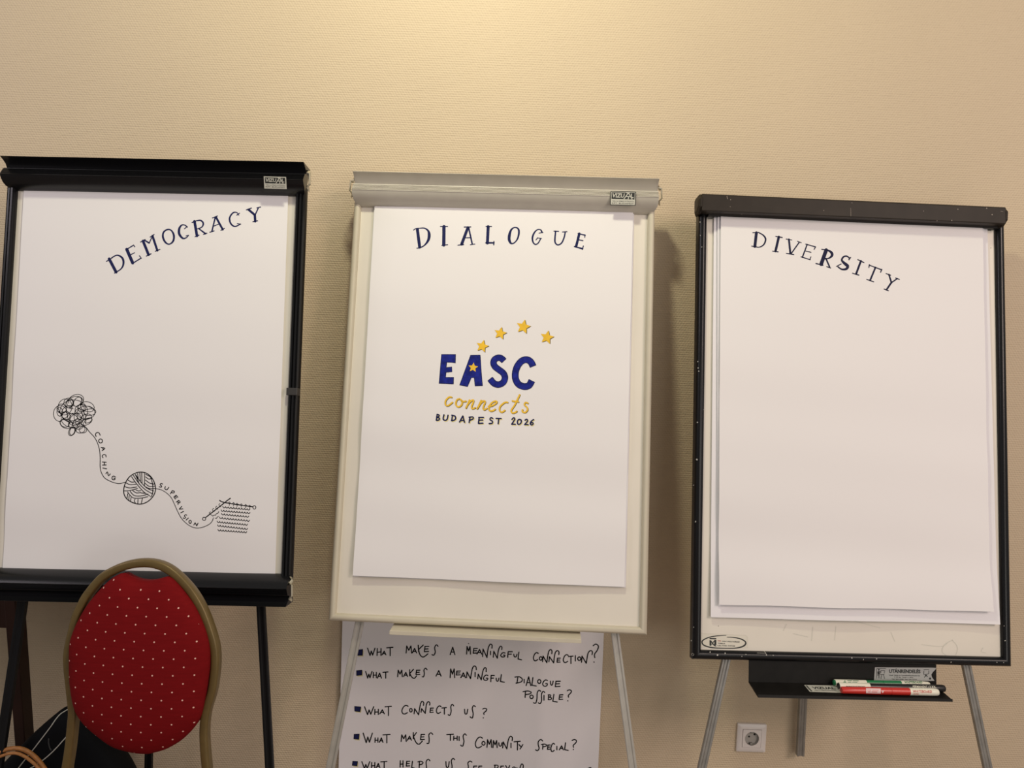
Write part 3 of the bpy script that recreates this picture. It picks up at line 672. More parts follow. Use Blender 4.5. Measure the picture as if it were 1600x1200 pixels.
lg = DMB(); fa, fb, fc_ = map2(E1), map2(E1*2), map2(E1*3)
D_ = (670, 490, 7.595)
def outlined(pts):
    q = X(*D_, pts); poly(lg, fa, q, 0); ribbon(lg, fb, [(x, y, .9) for x, y in q] + [(q[0][0], q[0][1], .9)], smooth=False, mi=1)
outlined([(152,485),(318,485),(315,585),(262,578),(213,578),(207,640),(272,634),(275,690),(205,697),(200,757),(295,757),(292,835),(123,828)])
outlined([(497,495),(610,493),(622,680),(637,855),(550,858),(540,760),(505,760),(460,865),(367,848)])
def fat(pts, w):
    q = X(*D_, [(x, y, w) for x, y in pts]); Q = catmull(q, False, 2); n = len(Q); A = []; Bq = []
    for i in range(n):
        a = Q[max(i-1,0)]; b = Q[min(i+1,n-1)]; tx, ty = b[0]-a[0], b[1]-a[1]; l = math.hypot(tx, ty); nx, ny = -ty/l, tx/l
        A.append((Q[i][0]+nx*Q[i][2]/2, Q[i][1]+ny*Q[i][2]/2)); Bq.append((Q[i][0]-nx*Q[i][2]/2, Q[i][1]-ny*Q[i][2]/2))
    ribbon(lg, fa, q, cap=False, step=2, mi=0)
    ring = A + Bq[::-1]; ribbon(lg, fb, [(x, y, .9) for x, y in ring] + [(ring[0][0], ring[0][1], .9)], smooth=False, mi=1)
fat([(892,560),(862,532),(825,524),(782,545),(768,585),(785,628),(835,668),(885,708),(904,760),(884,815),(830,843),(775,828),(728,776)], 70)
fat([(1237,625),(1212,575),(1165,547),(1105,562),(1055,620),(1028,700),(1032,780),(1068,840),(1135,866),(1190,852),(1222,798)], 74)
def star(cx, cy, r, rot, mi, fn, dx=0, dy=0):
    pts = []
    for i in range(10):
        a = R(-90 + rot + 36*i); rr = r if i % 2 == 0 else r*.47
        pts.append((cx + dx + rr*math.cos(a), cy + dy + rr*math.sin(a)))
    poly(lg, fn, X(*D_, pts), mi)
star(527, 640, 60, 6, 2, fc_)
for cx, cy, r, rot in ((635,388,78,14),(848,234,78,12),(1122,157,88,12),(1402,282,84,12)):
    star(cx, cy, r, rot, 3, fa, 8, 5); star(cx, cy, r, rot, 2, fb)
cn = [[(285,325),(250,325),(210,370),(210,420),(240,430),(295,390)], [(385,345),(350,360),(338,415),(368,447),(410,420),(415,370),(392,350),(420,378),(465,375)],
 [(510,360),(465,460)], [(467,450),(500,400),(545,360),(560,372),(535,440),(545,470),(580,455)], [(655,365),(605,470)], [(612,460),(650,400),(690,370),(704,388),(680,450),(690,482),(725,465)],
 [(745,440),(795,430),(850,392),(838,373),(790,392),(752,445),(758,490),(792,497),(830,475)], [(985,390),(950,390),(892,440),(885,490),(912,512),(950,490)], [(1135,295),(1075,420),(1030,490),(1045,522),(1080,515),(1100,500)], [(1045,372),(1120,382)],
 [(1238,400),(1210,390),(1195,420),(1225,450),(1235,480),(1205,515),(1168,505),(1172,482)]]
for dx, dy, mi, fn in ((5,6,3,fa),(0,0,2,fb)):
    lines(lg, fn, 670+dx/8, 580+dy/8, 8, 19, cn, mi)
bp_ = [[(105,540),(95,610)], [(105,540),(132,550),(118,572),(100,575)], [(100,575),(136,590),(122,612),(95,612)], [(190,545),(180,598),(205,615),(230,600),(240,550)], [(295,550),(288,615)], [(288,550),(328,562),(335,595),(310,615),(284,617)],
 [(385,635),(425,560)], [(425,560),(447,640)], [(398,614),(440,616)], [(515,575),(505,642)], [(505,575),(550,572),(555,595),(510,614)], [(630,580),(620,650)], [(622,652),(676,650)], [(626,578),(684,578)], [(625,612),(674,610)],
 [(800,590),(775,580),(765,605),(795,625),(793,650),(755,655)], [(842,590),(905,592)], [(875,592),(868,656)], [(1040,602),(1060,582),(1076,598),(1040,658)], [(1036,662),(1082,664)],
 [(1132,602),(1156,612),(1150,650),(1120,666),(1107,640),(1114,612),(1132,602)], [(1203,612),(1222,600),(1236,620),(1202,664)], [(1198,667),(1242,668)], [(1310,605),(1282,625),(1268,658),(1288,672),(1305,656),(1294,640),(1272,652)]]
for dx, dy, mi, fn in ((8,9,4,fa),(0,0,1,fb)):
    lines(lg, fn, 670+dx/8, 580+dy/8, 8, 17, bp_, mi)
lg.build('logo_drawing', [BLUE, NAVY, YELLOW, OLIVE, PALEY], sh2, IDM)

h = DMB(); f = map3(E1)
strokes(h, f, 1150, 340, 5.714, [
 [(182,135,26),(168,258,26)], [(150,135,9),(205,132,9)], [(140,255,9),(195,265,9)], [(200,133,9),(240,155,12),(264,190,15),(252,235,13),(222,260,10),(190,266,8)],
 [(382,172,22),(352,300,22)], [(355,168,9),(412,178,10)], [(327,300,9),(375,306,10)],
 [(472,195,17),(485,320,18)], [(565,220,11),(490,325,11)], [(448,192,8),(497,200,8)], [(548,212,8),(582,224,8)], [(450,320,9),(515,330,9)],
 [(635,240,11),(592,355,12)], [(622,237,9),(710,262,10)], [(710,262,9),(697,284,9)], [(615,297,8),(668,310,9)], [(580,350,9),(662,376,9)], [(668,350,8),(660,376,8)],
 [(805,290,33),(760,416,33)], [(765,283,10),(815,290,11)], [(714,410,10),(775,425,11)], [(810,288,11),(848,308,22),(858,335,24),(835,360,14),(795,370,9)], [(803,366,14),(835,440,14)], [(810,438,9),(845,450,9)],
 [(1012,362,12),(990,345,13),(960,350,15),(944,380,17),(970,410,26),(996,432,28),(985,458,22),(945,462,15),(910,440,11)], [(1023,355,9),(1008,376,11)], [(897,436,9),(938,414,9)],
 [(1115,387,18),(1072,503,18)], [(1087,375,9),(1142,402,10)], [(1040,497,9),(1097,514,10)],
 [(1245,445,15),(1197,560,16)], [(1188,424,9),(1300,466,11)], [(1190,420,9),(1186,446,9)], [(1302,462,9),(1290,488,10)], [(1167,552,9),(1228,573,10)],
 [(1365,508,14),(1388,583,15)], [(1440,545,11),(1385,582,12)], [(1388,578,16),(1345,642,16)], [(1340,500,9),(1380,515,9)], [(1425,540,9),(1458,552,9)], [(1322,638,9),(1360,653,10)]])
h.build('heading', mat('dark_navy_marker_ink', (0.012, 0.014, 0.050), 0.6, spec=0.15), sh3, IDM)

# ================================================================== question sheet on the wall below the middle chart
pw = MB(); NX, NY = 40, 60; fr = []; bk = []
c = [on_y(541.5, 800, 0), on_y(951, 800, 0), on_y(929, 1320, 0), on_y(528, 1320, 0)]
for j in range(NY+1):
    t = j/NY
    for i in range(NX+1):
        s_ = i/NX; p = (c[0]*(1-s_)+c[1]*s_)*(1-t) + (c[3]*(1-s_)+c[2]*s_)*t
        n = 0.004 + 0.0035*(1+math.sin(s_*7.0+1.0)) * .5 + 0.010*max(0, (0.16-s_)/0.16)**2
        fr.append(Vector((p.x, -n, p.z))); bk.append(Vector((p.x, -n+0.0006, p.z)))
pw.v = fr+bk; o_ = len(fr); Wn = NX+1
for j in range(NY):
    for i in range(NX):
        a = j*Wn+i; q = [a, a+Wn, a+Wn+1, a+1]; pw.f.append(q); pw.f.append([x+o_ for x in reversed(q)])
for i in range(NX): pw.f.append([i, i+1, i+1+o_, i+o_]); a = NY*Wn+i; pw.f.append([a+1, a, a+o_, a+1+o_])
for j in range(NY): a = j*Wn; pw.f.append([a+Wn, a, a+o_, a+Wn+o_]); a = j*Wn+NX; pw.f.append([a, a+Wn, a+Wn+o_, a+o_])
pw.m = [0]*len(pw.f)
post = pw.build('poster_sheet', PAPER2, None, IDM, smooth=True, auto=50)
tag(post, 'handwritten sheet of questions with blue bullets, on the wall under the middle flipchart', 'poster')
pbv2 = bvh_of(pw, IDM); pf = mapper(pbv2, .0005); pf0 = mapper(pbv2, .0003)
Q1 = (540, 990, 7.273); Q2 = (740, 990, 7.273); Q3 = (540, 1080, 7.273); Q4 = (740, 1080, 7.273)
qs = DMB()
GL = {'W': [[(0,0),(.33,1),(.5,.4),(.68,.95),(1,0)]], 'H': [[(.05,0),(.0,1)],[(.95,0),(.95,1)],[(0,.55),(.95,.5)]], 'A': [[(0,1),(.55,0),(1,1)],[(.2,.66),(.8,.66)]], 'T': [[(0,.06),(1,0)],[(.55,.03),(.55,1)]],
      'M': [[(0,1),(.12,0),(.5,.6),(.88,0),(1,1)]], 'E': [[(.15,0),(0,1)],[(.12,.02),(1,0)],[(.08,.5),(.85,.46)],[(0,1),(.95,.95)]], 'C': None, 'O': None, 'S': None, 'G': None, 'U': None, 'P': None, 'B': None, '?': None,
      'F': [[(.1,0),(0,1)],[(.1,0),(1,0)],[(.05,.45),(.8,.42)]], 'L': [[(.25,0),(0,.9),(1,1)]], 'I': [[(.5,0),(.5,1)]], 'Y': [[(0,0),(.5,.5)],[(1,0),(.3,1)]], 'N': [[(0,1),(.1,0),(.9,1),(1,0)]]}
SM = {'C': [[(1,.1),(.7,0),(.3,.15),(0,.6),(.15,.95),(.5,1),(.9,.85)]], 'O': 1, 'S': [[(1,.05),(.7,0),(.45,.2),(.5,.5),(.4,.9),(.15,1),(0,.9)]], 'G': [[(.95,.1),(.6,0),(.2,.25),(0,.7),(.3,1),(.8,.95),(.95,.6),(.6,.6)]],
      'U': [[(.05,0),(.15,.8),(.45,1),(.75,.8),(.95,0)]], 'P': [[(.3,0),(.25,1)],[(0,.1),(.6,0),(1,.2),(.8,.45),(.28,.55)]], 'B': [[(.15,0),(.05,1)],[(0,.03),(.75,.05),(.7,.38),(.15,.48)],[(.15,.48),(.95,.6),(.85,.95),(0,1)]],
      'D': [[(.4,.03),(.28,1)],[(0,.05),(.6,0),(1,.35),(.85,.8),(.15,1)]], '?': [[(0,.12),(.5,0),(1,.15),(.8,.45),(.25,.75),(.3,1)]]}
def glyphs(C, w, lst):
    for ch, x0, y0, x1, y1 in lst:
        mp_ = lambda pts: [(x0+(x1-x0)*a, y0+(y1-y0)*b) for a, b in pts]
        if ch == 'O':
            loop(qs, pf, *C, [(x0+(x1-x0)*(.5+.5*math.cos(a)), y0+(y1-y0)*(.5+.5*math.sin(a)), w) for a in [math.pi*i/5 for i in range(10)]])
        elif ch in SM: lines(qs, pf, *C, w, [mp_(p) for p in SM[ch]])
        else: lines(qs, pf, *C, w, [mp_(p) for p in GL[ch]], smooth=False)
def ncurl(C, w, x0, y0, xb, yb, *hook):   # N whose last stroke shoots up into a hook
    lines(qs, pf, *C, w, [[(x0-6, yb-12), (x0, y0), (xb, yb)]], smooth=False); lines(qs, pf, *C, w, [[(xb, yb)] + list(hook)])
def free(C, w, *strk): lines(qs, pf, *C, w, strk)
w = 12.5
glyphs(Q1, w, [('W',250,165,335,248),('H',358,168,405,248),('A',415,200,458,240),('T',468,155,538,250),('M',688,140,750,220),('A',758,168,806,218),('E',895,145,945,205),('A',1188,155,1242,238),('M',1375,145,1420,232),('E',1450,168,1498,222)])
free(Q1, w, [(825,132),(830,205)], [(882,130),(830,180)], [(830,180),(845,238),(882,266),(935,230)], [(1050,145),(1032,125),(1012,160),(1020,210),(1002,245),(982,238)])
dot(qs, pf, *X(*Q1, [(1398,113)])[0], .8)
glyphs(Q2, w, [('A',38,180,92,232),('I',190,200,196,240),('G',308,215,360,265),('F',388,205,440,270),('U',455,235,495,265),('L',505,210,545,297),('C',680,215,735,308),('O',748,262,780,302),('E',948,278,985,325),('C',1020,238,1075,328),('T',1078,255,1130,340),('I',1150,250,1162,310),('O',1183,265,1218,305),('?',1360,118,1418,272)])
ncurl(Q2, w, 108,175, 152,272, (165,170),(190,118),(210,132),(208,165)); ncurl(Q2, w, 230,200, 270,280, (282,190),(305,142),(322,155),(320,180))
ncurl(Q2, w, 790,255, 832,330, (850,215),(873,180),(890,195),(888,228)); ncurl(Q2, w, 862,262, 910,332, (925,225),(950,193),(970,206),(968,238)); ncurl(Q2, w, 1232,255, 1280,337, (1300,225),(1330,192),(1350,206),(1346,238))
dot(qs, pf, *X(*Q2, [(1368,323)])[0], 1.0)
glyphs(Q1, w, [('W',228,430,300,505),('H',315,440,352,500),('A',362,448,408,505),('T',425,435,482,505),('M',592,415,645,490),('A',660,440,705,488),('E',800,415,845,465),('A',1028,420,1085,482),('M',1188,400,1240,500),('E',1258,425,1305,470),('A',1310,445,1362,500),('I',1466,440,1478,490)])
free(Q1, w, [(728,410),(728,480)], [(772,405),(730,452)], [(730,452),(750,490),(780,508),(806,480)], [(925,410),(910,392),(890,415),(895,455),(885,492),(872,488)])
ncurl(Q1, w, 1380,435, 1420,512, (1440,400),(1462,368),(1483,380),(1485,410)); ncurl(Q1, w, 1508,460, 1542,525, (1562,420),(1585,385),(1598,400),(1597,432))
glyphs(Q2, w, [('G',112,470,165,530),('F',195,475,235,545),('U',255,505,290,540),('L',305,465,350,552),('D',470,490,553,562),('I',570,520,580,558),('A',597,490,650,590),('L',662,500,712,595),('O',728,522,765,566),('G',785,525,842,597),('U',872,540,905,585),('E',928,540,985,602),
   ('P',562,652,656,725),('O',640,698,678,738),('I',796,700,804,755),('B',848,695,885,750),('L',900,690,950,777),('E',972,695,1015,748),('?',1065,638,1112,722)])
free(Q2, w, [(762,655),(744,643),(724,670),(720,740),(706,790),(682,785)], [(808,668),(790,655),(772,690),(773,760),(756,795),(736,785)]); dot(qs, pf, *X(*Q2, [(1070,763)])[0], 1.0)
glyphs(Q1, w, [('W',215,830,320,920),('H',332,860,375,918),('A',390,865,440,910),('T',448,825,520,930),('C',640,815,710,912),('O',728,850,757,890),('E',960,845,998,895),('C',1032,820,1085,905),('T',1095,840,1145,915),('U',1350,860,1390,915)])
ncurl(Q1, w, 785,852, 830,922, (850,805),(870,768),(888,785),(885,815)); ncurl(Q1, w, 864,852, 905,905, (920,802),(940,773),(958,787),(955,812))
free(Q1, w, [(1228,820),(1212,802),(1196,830),(1200,880),(1185,928),(1166,920)], [(1475,830),(1456,817),(1440,850),(1450,910),(1440,960),(1416,945)])
glyphs(Q2, w, [('?',105,848,150,918)]); dot(qs, pf, *X(*Q2, [(110,956)])[0], 1.0)
glyphs(Q3, w, [('W',200,475,305,585),('H',335,530,370,580),('A',385,530,425,580),('T',425,490,505,587),('M',632,495,690,570),('A',703,510,748,556),('E',852,490,898,550),('T',1150,488,1225,558),('H',1228,510,1270,556),('I',1285,515,1295,560)])
free(Q3, w, [(770,470),(770,540)], [(805,470),(772,515)], [(772,515),(800,580),(835,602),(872,565)], [(990,490),(970,471),(946,495),(950,545),(945,590),(925,592)], [(1372,500),(1356,483),(1336,510),(1345,570),(1330,625),(1308,612)])
glyphs(Q4, w, [('C',20,520,100,642),('O',95,570,130,612),('M',152,550,205,637),('M',220,560,268,640),('U',285,585,325,624),('I',420,590,430,640),('T',460,568,530,667),('Y',515,605,560,655),('P',770,600,830,657),('E',840,610,870,660),('C',878,592,920,685),('I',942,625,950,665),('A',975,620,1020,665),('L',1035,585,1075,672),('?',1120,548,1170,636)])
ncurl(Q4, w, 337,575, 378,655, (396,550),(420,511),(440,526),(438,562)); free(Q4, w, [(785,565),(765,548),(737,570),(735,610),(745,650),(725,675),(705,665)]); dot(qs, pf, *X(*Q4, [(1134,661)])[0], 1.0)
glyphs(Q3, w, [('W',185,800,275,880),('H',295,810,335,880),('A',350,820,390,868),('T',400,797,470,888),('H',620,790,655,862),('E',690,795,730,850),('L',752,795,785,875),('P',822,795,880,868),('U',1138,800,1180,868),('E',1452,850,1490,905),('E',1510,850,1548,905)])
free(Q3, w, [(958,790),(940,772),(916,800),(920,870),(910,920),(890,915)], [(1240,778),(1222,763),(1202,790),(1210,860),(1195,910),(1178,905)], [(1435,805),(1415,793),(1390,815),(1396,860),(1385,910),(1365,905)])
glyphs(Q4, w, [('B',235,838,290,920),('E',305,850,340,920),('Y',365,845,410,920),('O',440,860,478,915)]); ncurl(Q4, w, 492,870, 520,935, (528,870),(546,826),(564,840),(562,875)); free(Q4, w, [(1305,876),(1327,866),(1340,880)])
for C, b, col in ((Q1,[(140,185),(195,178),(192,246),(134,246)],3),(Q1,[(125,420),(187,414),(185,470),(125,475)],3),(Q1,[(103,825),(175,832),(165,886),(104,880)],3),(Q3,[(98,488),(156,485),(150,546),(94,540)],3),(Q3,[(82,793),(137,797),(130,848),(76,842)],3)):
    poly(qs, pf0, X(*C, [(x+10, y+14) for x, y in b]), 2); q = X(*C, b); poly(qs, pf, q, 1)
    ribbon(qs, mapper(pbv2, .0008), [(x, y, .8) for x, y in q] + [(*q[0], .8)], smooth=False, mi=0)
qs.build('handwriting', [INK, NAVY, mat('pale_yellow_edge', (0.72, 0.66, 0.38), .6)], post, IDM)

# ================================================================== markers on the right chart's tray
def marker(label, pL, pR, rad, n_c, secs, texts):
    """secs: [(fraction0, fraction1, radius factor, material)] from left to right"""
    u0 = u1 = None; v = vfl - TL3*n_c + rad*1.02 + .0006
    def onf(px, py):
        nn = M3.to_3x3() @ Vector((0, -1, 0)); p = on_plane(px, py, M3 @ L3(0, 0, n_c), nn); return (M3.inverted() @ p).x
    u0, u1 = onf(*pL), onf(*pR)
    root = thing('marker_pen', label, 'marker pen', M3 @ L3((u0+u1)/2, vfl - TL3*n_c, n_c), R(2.01), 'marker pens on the tray')
    hit = MB(); SEG = 24
    def ringat(fr, rr): return [L3(u0+(u1-u0)*fr, v + rr*math.cos(a), n_c + rr*math.sin(a)) for a in [2*math.pi*i/SEG for i in range(SEG)]]
    objs = {}
    for name, m, parts in secs:
        mb_ = MB()
        mb_.loft([ringat(fr, rad*k) for fr, k in parts]); hit.loft([ringat(fr, rad*k) for fr, k in parts])
        objs[name] = mb_.build(name, m, root, M3, smooth=True, auto=30)
    bv_ = bvh_of(hit, M3); g0, g1 = mapper(bv_, .0007), mapper(bv_, .0010)
    for par, nm, mats_, fnc in texts:
        s = DMB(); fnc(s, g0, g1); s.build(nm, mats_, objs[par], IDM)
    return root
GREEN = mat('green_marker_plastic', (0.02, 0.20, 0.075), .3); REDP = mat('red_marker_plastic', (0.56, 0.03, 0.022), .3); WHP = mat('white_marker_plastic', (0.82, 0.79, 0.66), .35); BKP = mat('black_marker_plastic', (0.012, 0.011, 0.011), .3)
PINK = mat('pink_white_label', (0.75, 0.55, 0.55), .4)
def tx_green(s, a, b):
    text(s, a, 'WHITEBOARD', (1413,1064.6), (1441,1064.8), (1441,1068), (1413,1067.8), 0, bold=.01)
    poly(s, a, [(1316.5,1067),(1320,1063),(1322.5,1067)], 0); [ribbon(s, a, [(x, y), (x + l, y + .1)], .8, cap=False) for x, y, l in ((1324,1063.8,7),(1332.5,1064,9),(1325,1066,5),(1331.5,1066.2,8))]
def tx_black(s, a, b): text(s, a, 'PERMANENT 12 XXL', (1426,1071.3), (1463,1071.8), (1463,1075), (1426,1074.5), 0, bold=.01)
def tx_blackw(s, a, b): text(s, a, 'INNOVATION', (1322,1071.6), (1351,1072), (1351,1074.2), (1322,1073.6), 0, bold=.03)
def tx_red(s, a, b):
    text(s, a, 'WHITEBOARD', (1426,1078.4), (1456,1078.8), (1456,1082.6), (1426,1082.2), 0, bold=.01); text(s, a, 'marker', (1427,1083), (1436,1083.2), (1436,1084.8), (1427,1084.6), 0, bold=.02)
def tx_redlab(s, a, b):
    gridquad(s, a, (1353,1075.5), (1376,1076), (1376,1083.5), (1353,1082.8), 4, 6, 0); poly(s, a, [(1377,1079),(1381.5,1079.2),(1379,1083)], 0); [ribbon(s, b, [(x, y), (x + l, y + .1)], .8, cap=False, mi=1) for x, y, l in ((1355,1078.6,6),(1362.5,1078.8,10),(1356,1080.8,4),(1361.5,1081,9))]
marker('green and white marker pen, at the back of the black tray', (1302.5,1068), (1452,1067.5), .0078, .0122,
       [('end_plug', GREEN, [(0,.75),(.012,.86)]), ('barrel', WHP, [(.012,1),(.335,1)]), ('grip', GREEN, [(.335,.98),(.50,.98),(.502,.90),(.51,.90),(.512,.98),(.70,1.0)]), ('cap', WHP, [(.70,1),(.93,1),(.985,.9),(1,.7)])],
       [('cap', 'lettering', [GREEN], tx_green)])
marker('black marker pen with white end, lying between the green and red pens', (1309.5,1072.5), (1476.5,1077), .0084, .0292,
       [('end_plug', BKP, [(0,.8),(.008,.84)]), ('sleeve', WHP, [(.006,1),(.29,1)]), ('barrel', BKP, [(.29,.96),(.64,.96),(.645,1),(.90,1)]), ('cap', BKP, [(.90,1.02),(.97,1.02),(.992,.9),(1,.6)])],
       [('barrel', 'lettering', [WHP], tx_black), ('sleeve', 'lettering', [STK_D], tx_blackw)])
marker('red marker pen, frontmost on the black tray', (1314.5,1079), (1465.5,1082), .0084, .0478,
       [('barrel', REDP, [(0,.82),(.01,.92),(.13,.95),(.30,1),(.50,1)]), ('grip', REDP, [(.502,.96),(.51,.96),(.512,1.0),(.70,1.0)]), ('cap', WHP, [(.70,1.02),(.95,1.02),(.985,.95),(1,.8)])],
       [('cap', 'lettering', [REDP], tx_red), ('barrel', 'label', [PINK, REDP], tx_redlab)])

# ================================================================== wall socket
so_c = on_y(1173, 1151, 0)
SOM = Matrix.Translation(so_c)
WHT = mat('white_socket_plastic', (0.78, 0.73, 0.70), .35); GRY = mat('grey_socket_well', (0.42, 0.40, 0.37), .4); HOLE = mat('dark_hole', (0.005, 0.005, 0.005), .7)
sk = thing('wall_socket', 'white square power socket on the wall below the right flipchart', 'wall socket', so_c)
def sq(h, r, n=6):
    out = []
    for cx, cz, a0 in ((h-r,h-r,0),(-h+r,h-r,90),(-h+r,-h+r,180),(h-r,-h+r,270)):
        out += [(cx+r*math.cos(R(a0+90*i/n)), cz+r*math.sin(R(a0+90*i/n))) for i in range(n+1)]
    return out
def ringy(pts, y): return [Vector((x, y, z)) for x, z in pts]
N_ = 28
mb = MB(); mb.loft([ringy(sq(.0405,.003), 0), ringy(sq(.0405,.003), -.007), ringy(sq(.038,.003), -.0095), ringy(sq(.0265,.0015), -.0100), ringy(sq(.0262,.0015), -.002)], caps=False)
mb.build('frame', WHT, sk, SOM, smooth=True, auto=40)
circ = lambda r: [(r*math.cos(2*math.pi*(i+.5)/28), r*math.sin(2*math.pi*(i+.5)/28)) for i in range(28)]
mb = MB(); mb.loft([ringy(sq(.0255,.0015), -.001), ringy(sq(.0255,.0015), -.0112), ringy(circ(.0197), -.0115)], caps=False)
mb.build('insert', WHT, sk, SOM, smooth=True, auto=40)
mb = MB(); mb.loft([ringy(circ(.0197), -.0115), ringy(circ(.0192), -.0022), ringy(circ(.008), -.0020), ringy(circ(.0004), -.0020)], caps=False)
well = mb.build('well', GRY, sk, SOM, smooth=True, auto=40)
for x, z, r_ in ((-.0055,.0012,.0026),(.0098,.0085,.0030)):
    mb = MB(); mb.loft([ringy([(x+r_*a, z+r_*b) for a, b in circ(1)], -.0012), ringy([(x+r_*a, z+r_*b) for a, b in circ(1)], -.0027)]); mb.build('pin_hole', HOLE, well, SOM)
for z0, z1 in ((-.0185,-.0140),(.0148,.0185)):
    mb = MB(); mb.box((-.0042, -.0110, z0), (.0032, -.0023, z1)); mb.build('earth_contact', STEEL, well, SOM, bevel=.001)

# ================================================================== banquet chair
CH_Y, CH_L = -0.49, R(6)
ctop = on_y(222, 873, CH_Y)
CM = Matrix.Translation((ctop.x, CH_Y, ctop.z)) @ Matrix(((1,0,0,0),(0,math.cos(CH_L),math.sin(CH_L),0),(0,-math.sin(CH_L),math.cos(CH_L),0),(0,0,0,1)))
cn_ = CM.to_3x3() @ Vector((0,-1,0))
def cl(px, py, n=0.0):
    q = CM.inverted() @ on_plane(px, py, CM @ Vector((0,-n,0)), cn_); return Vector((q.x, -n, q.z))
GOLD = mat('gold_brown_powder_coat', (0.150, 0.100, 0.032), .40, metal=.3, bump=(300, .15, .001), var=(60, .08))
fpx = [(106,1198),(111,1165),(114.5,1130),(116,1109),(112.5,1075),(108.5,1035),(109.5,1013),(114.5,990),(121.5,962),(130,944),(137.5,930),(159,904),(179,891),(203,882),(229,879),(252,883),(273,895),(298,920.5),(316.5,950.5),(329.5,984),(336.5,1010),(338,1035),(335.5,1062),(332,1082),(324,1109),(320.5,1135),(321,1165),(324,1198)]
path2 = catmull(fpx, False, 8)
path = [cl(x, y) for x, y in path2]
bz = (CM.inverted() @ Vector((0, CH_Y-.055, 0.44))).z
lf = path[0] + (path[0]-path[6]).normalized()*0.02; rt = path[-1] + (path[-1]-path[-7]).normalized()*0.02
zf = 0.47
def down(p, side):
    wp = CM @ p; out = []
    for i in range(1, 5):
        t = i/4; out.append(CM.inverted() @ Vector((wp.x + side*0.035*t, wp.y - 0.015*t + .06*t*t, wp.z*(1-t) + 0.008*t)))
    return out
full = list(reversed(down(path[0], -1))) + path + down(path[-1], 1)
chair = thing('banquet_chair', 'red dotted banquet chair with a rounded gold frame, before the left flipchart', 'chair', (ctop.x, CH_Y - .2, 0))
mb = MB(); mb.tube(full, 0.0090, 0.0128, 20, ref=Vector((0,1,0)), sq=.55)
mb.build('back_frame', GOLD, chair, CM, smooth=True, auto=60)
def dotted(name, flat=False):
    m = bpy.data.materials.new(name); m.use_nodes = True; nt = m.node_tree; b = nt.nodes['Principled BSDF']; N = nt.nodes.new; L = nt.links.new
    tc = N('ShaderNodeTexCoord'); masks = []
    a, bb = 0.0404, 0.0336
    for off in ((0.1, 0.2), (0.6, 0.7)):
        mp = N('ShaderNodeMapping'); mp.inputs['Scale'].default_value = (1/a, 1/bb, 0) if flat else (1/a, 0, 1/bb); mp.inputs['Location'].default_value = (off[0], off[1], 0) if flat else (off[0], 0, off[1])
        L(tc.outputs['Object'], mp.inputs['Vector'])
        fr = N('ShaderNodeVectorMath'); fr.operation = 'FRACTION'; L(mp.outputs[0], fr.inputs[0])
        sb = N('ShaderNodeVectorMath'); sb.operation = 'SUBTRACT'; L(fr.outputs[0], sb.inputs[0]); sb.inputs[1].default_value = (.5, .5, 0) if flat else (.5, 0, .5)
        ml = N('ShaderNodeVectorMath'); ml.operation = 'MULTIPLY'; L(sb.outputs[0], ml.inputs[0]); ml.inputs[1].default_value = (a, bb, 0) if flat else (a, 0, bb)
        ln = N('ShaderNodeVectorMath'); ln.operation = 'LENGTH'; L(ml.outputs[0], ln.inputs[0])
        lt = N('ShaderNodeMath'); lt.operation = 'LESS_THAN'; L(ln.outputs['Value'], lt.inputs[0]); lt.inputs[1].default_value = 0.0016; masks.append(lt.outputs[0])
    mx = N('ShaderNodeMath'); mx.operation = 'MAXIMUM'; L(masks[0], mx.inputs[0]); L(masks[1], mx.inputs[1])
    sn = N('ShaderNodeSeparateXYZ'); L(tc.outputs['Normal'], sn.inputs[0]); ab = N('ShaderNodeMath'); ab.operation = 'ABSOLUTE'; L(sn.outputs['Z' if flat else 'Y'], ab.inputs[0])
    gt = N('ShaderNodeMath'); gt.operation = 'GREATER_THAN'; L(ab.outputs[0], gt.inputs[0]); gt.inputs[1].default_value = .55
    mx2 = N('ShaderNodeMath'); mx2.operation = 'MULTIPLY'; L(mx.outputs[0], mx2.inputs[0]); L(gt.outputs[0], mx2.inputs[1]); mx = mx2
    nz = N('ShaderNodeTexNoise'); nz.inputs['Scale'].default_value = 90; mp2 = N('ShaderNodeMapping'); mp2.inputs['Scale'].default_value = (.25, 1, 2.5)
    L(tc.outputs['Object'], mp2.inputs['Vector']); L(mp2.outputs[0], nz.inputs['Vector'])
    rp = N('ShaderNodeValToRGB'); rp.color_ramp.elements[0].color = (0.150, 0.0045, 0.0060, 1); rp.color_ramp.elements[1].color = (0.205, 0.0065, 0.0085, 1); L(nz.outputs['Fac'], rp.inputs['Fac'])
    mix = N('ShaderNodeMix'); mix.data_type = 'RGBA'; L(mx.outputs[0], mix.inputs['Factor']); L(rp.outputs[0], mix.inputs[6]); mix.inputs[7].default_value = (0.80, 0.50, 0.42, 1)
    L(mix.outputs[2], b.inputs['Base Color']); b.inputs['Roughness'].default_value = .85
    b.inputs['Specular IOR Level'].default_value = .08
    bp = N('ShaderNodeBump'); bp.inputs['Strength'].default_value = .15; bp.inputs['Distance'].default_value = .001; L(nz.outputs['Fac'], bp.inputs['Height']); L(bp.outputs[0], b.inputs['Normal'])
    return m
FAB = dotted('red_dotted_fabric'); FABS = dotted('red_dotted_seat_fabric', True)
def pillow(outline, rings, cen=None):
    """outline: local points in one plane (x,z); rings: (scale, n)"""
    mb = MB(); c = cen or Vector((sum(p.x for p in outline)/len(outline), 0, sum(p.z for p in outline)/len(outline)))
    mb.loft([[Vector((c.x+(p.x-c.x)*s, -n, c.z+(p.z-c.z)*s)) for p in outline] for s, n in rings], caps=True)
    return mb
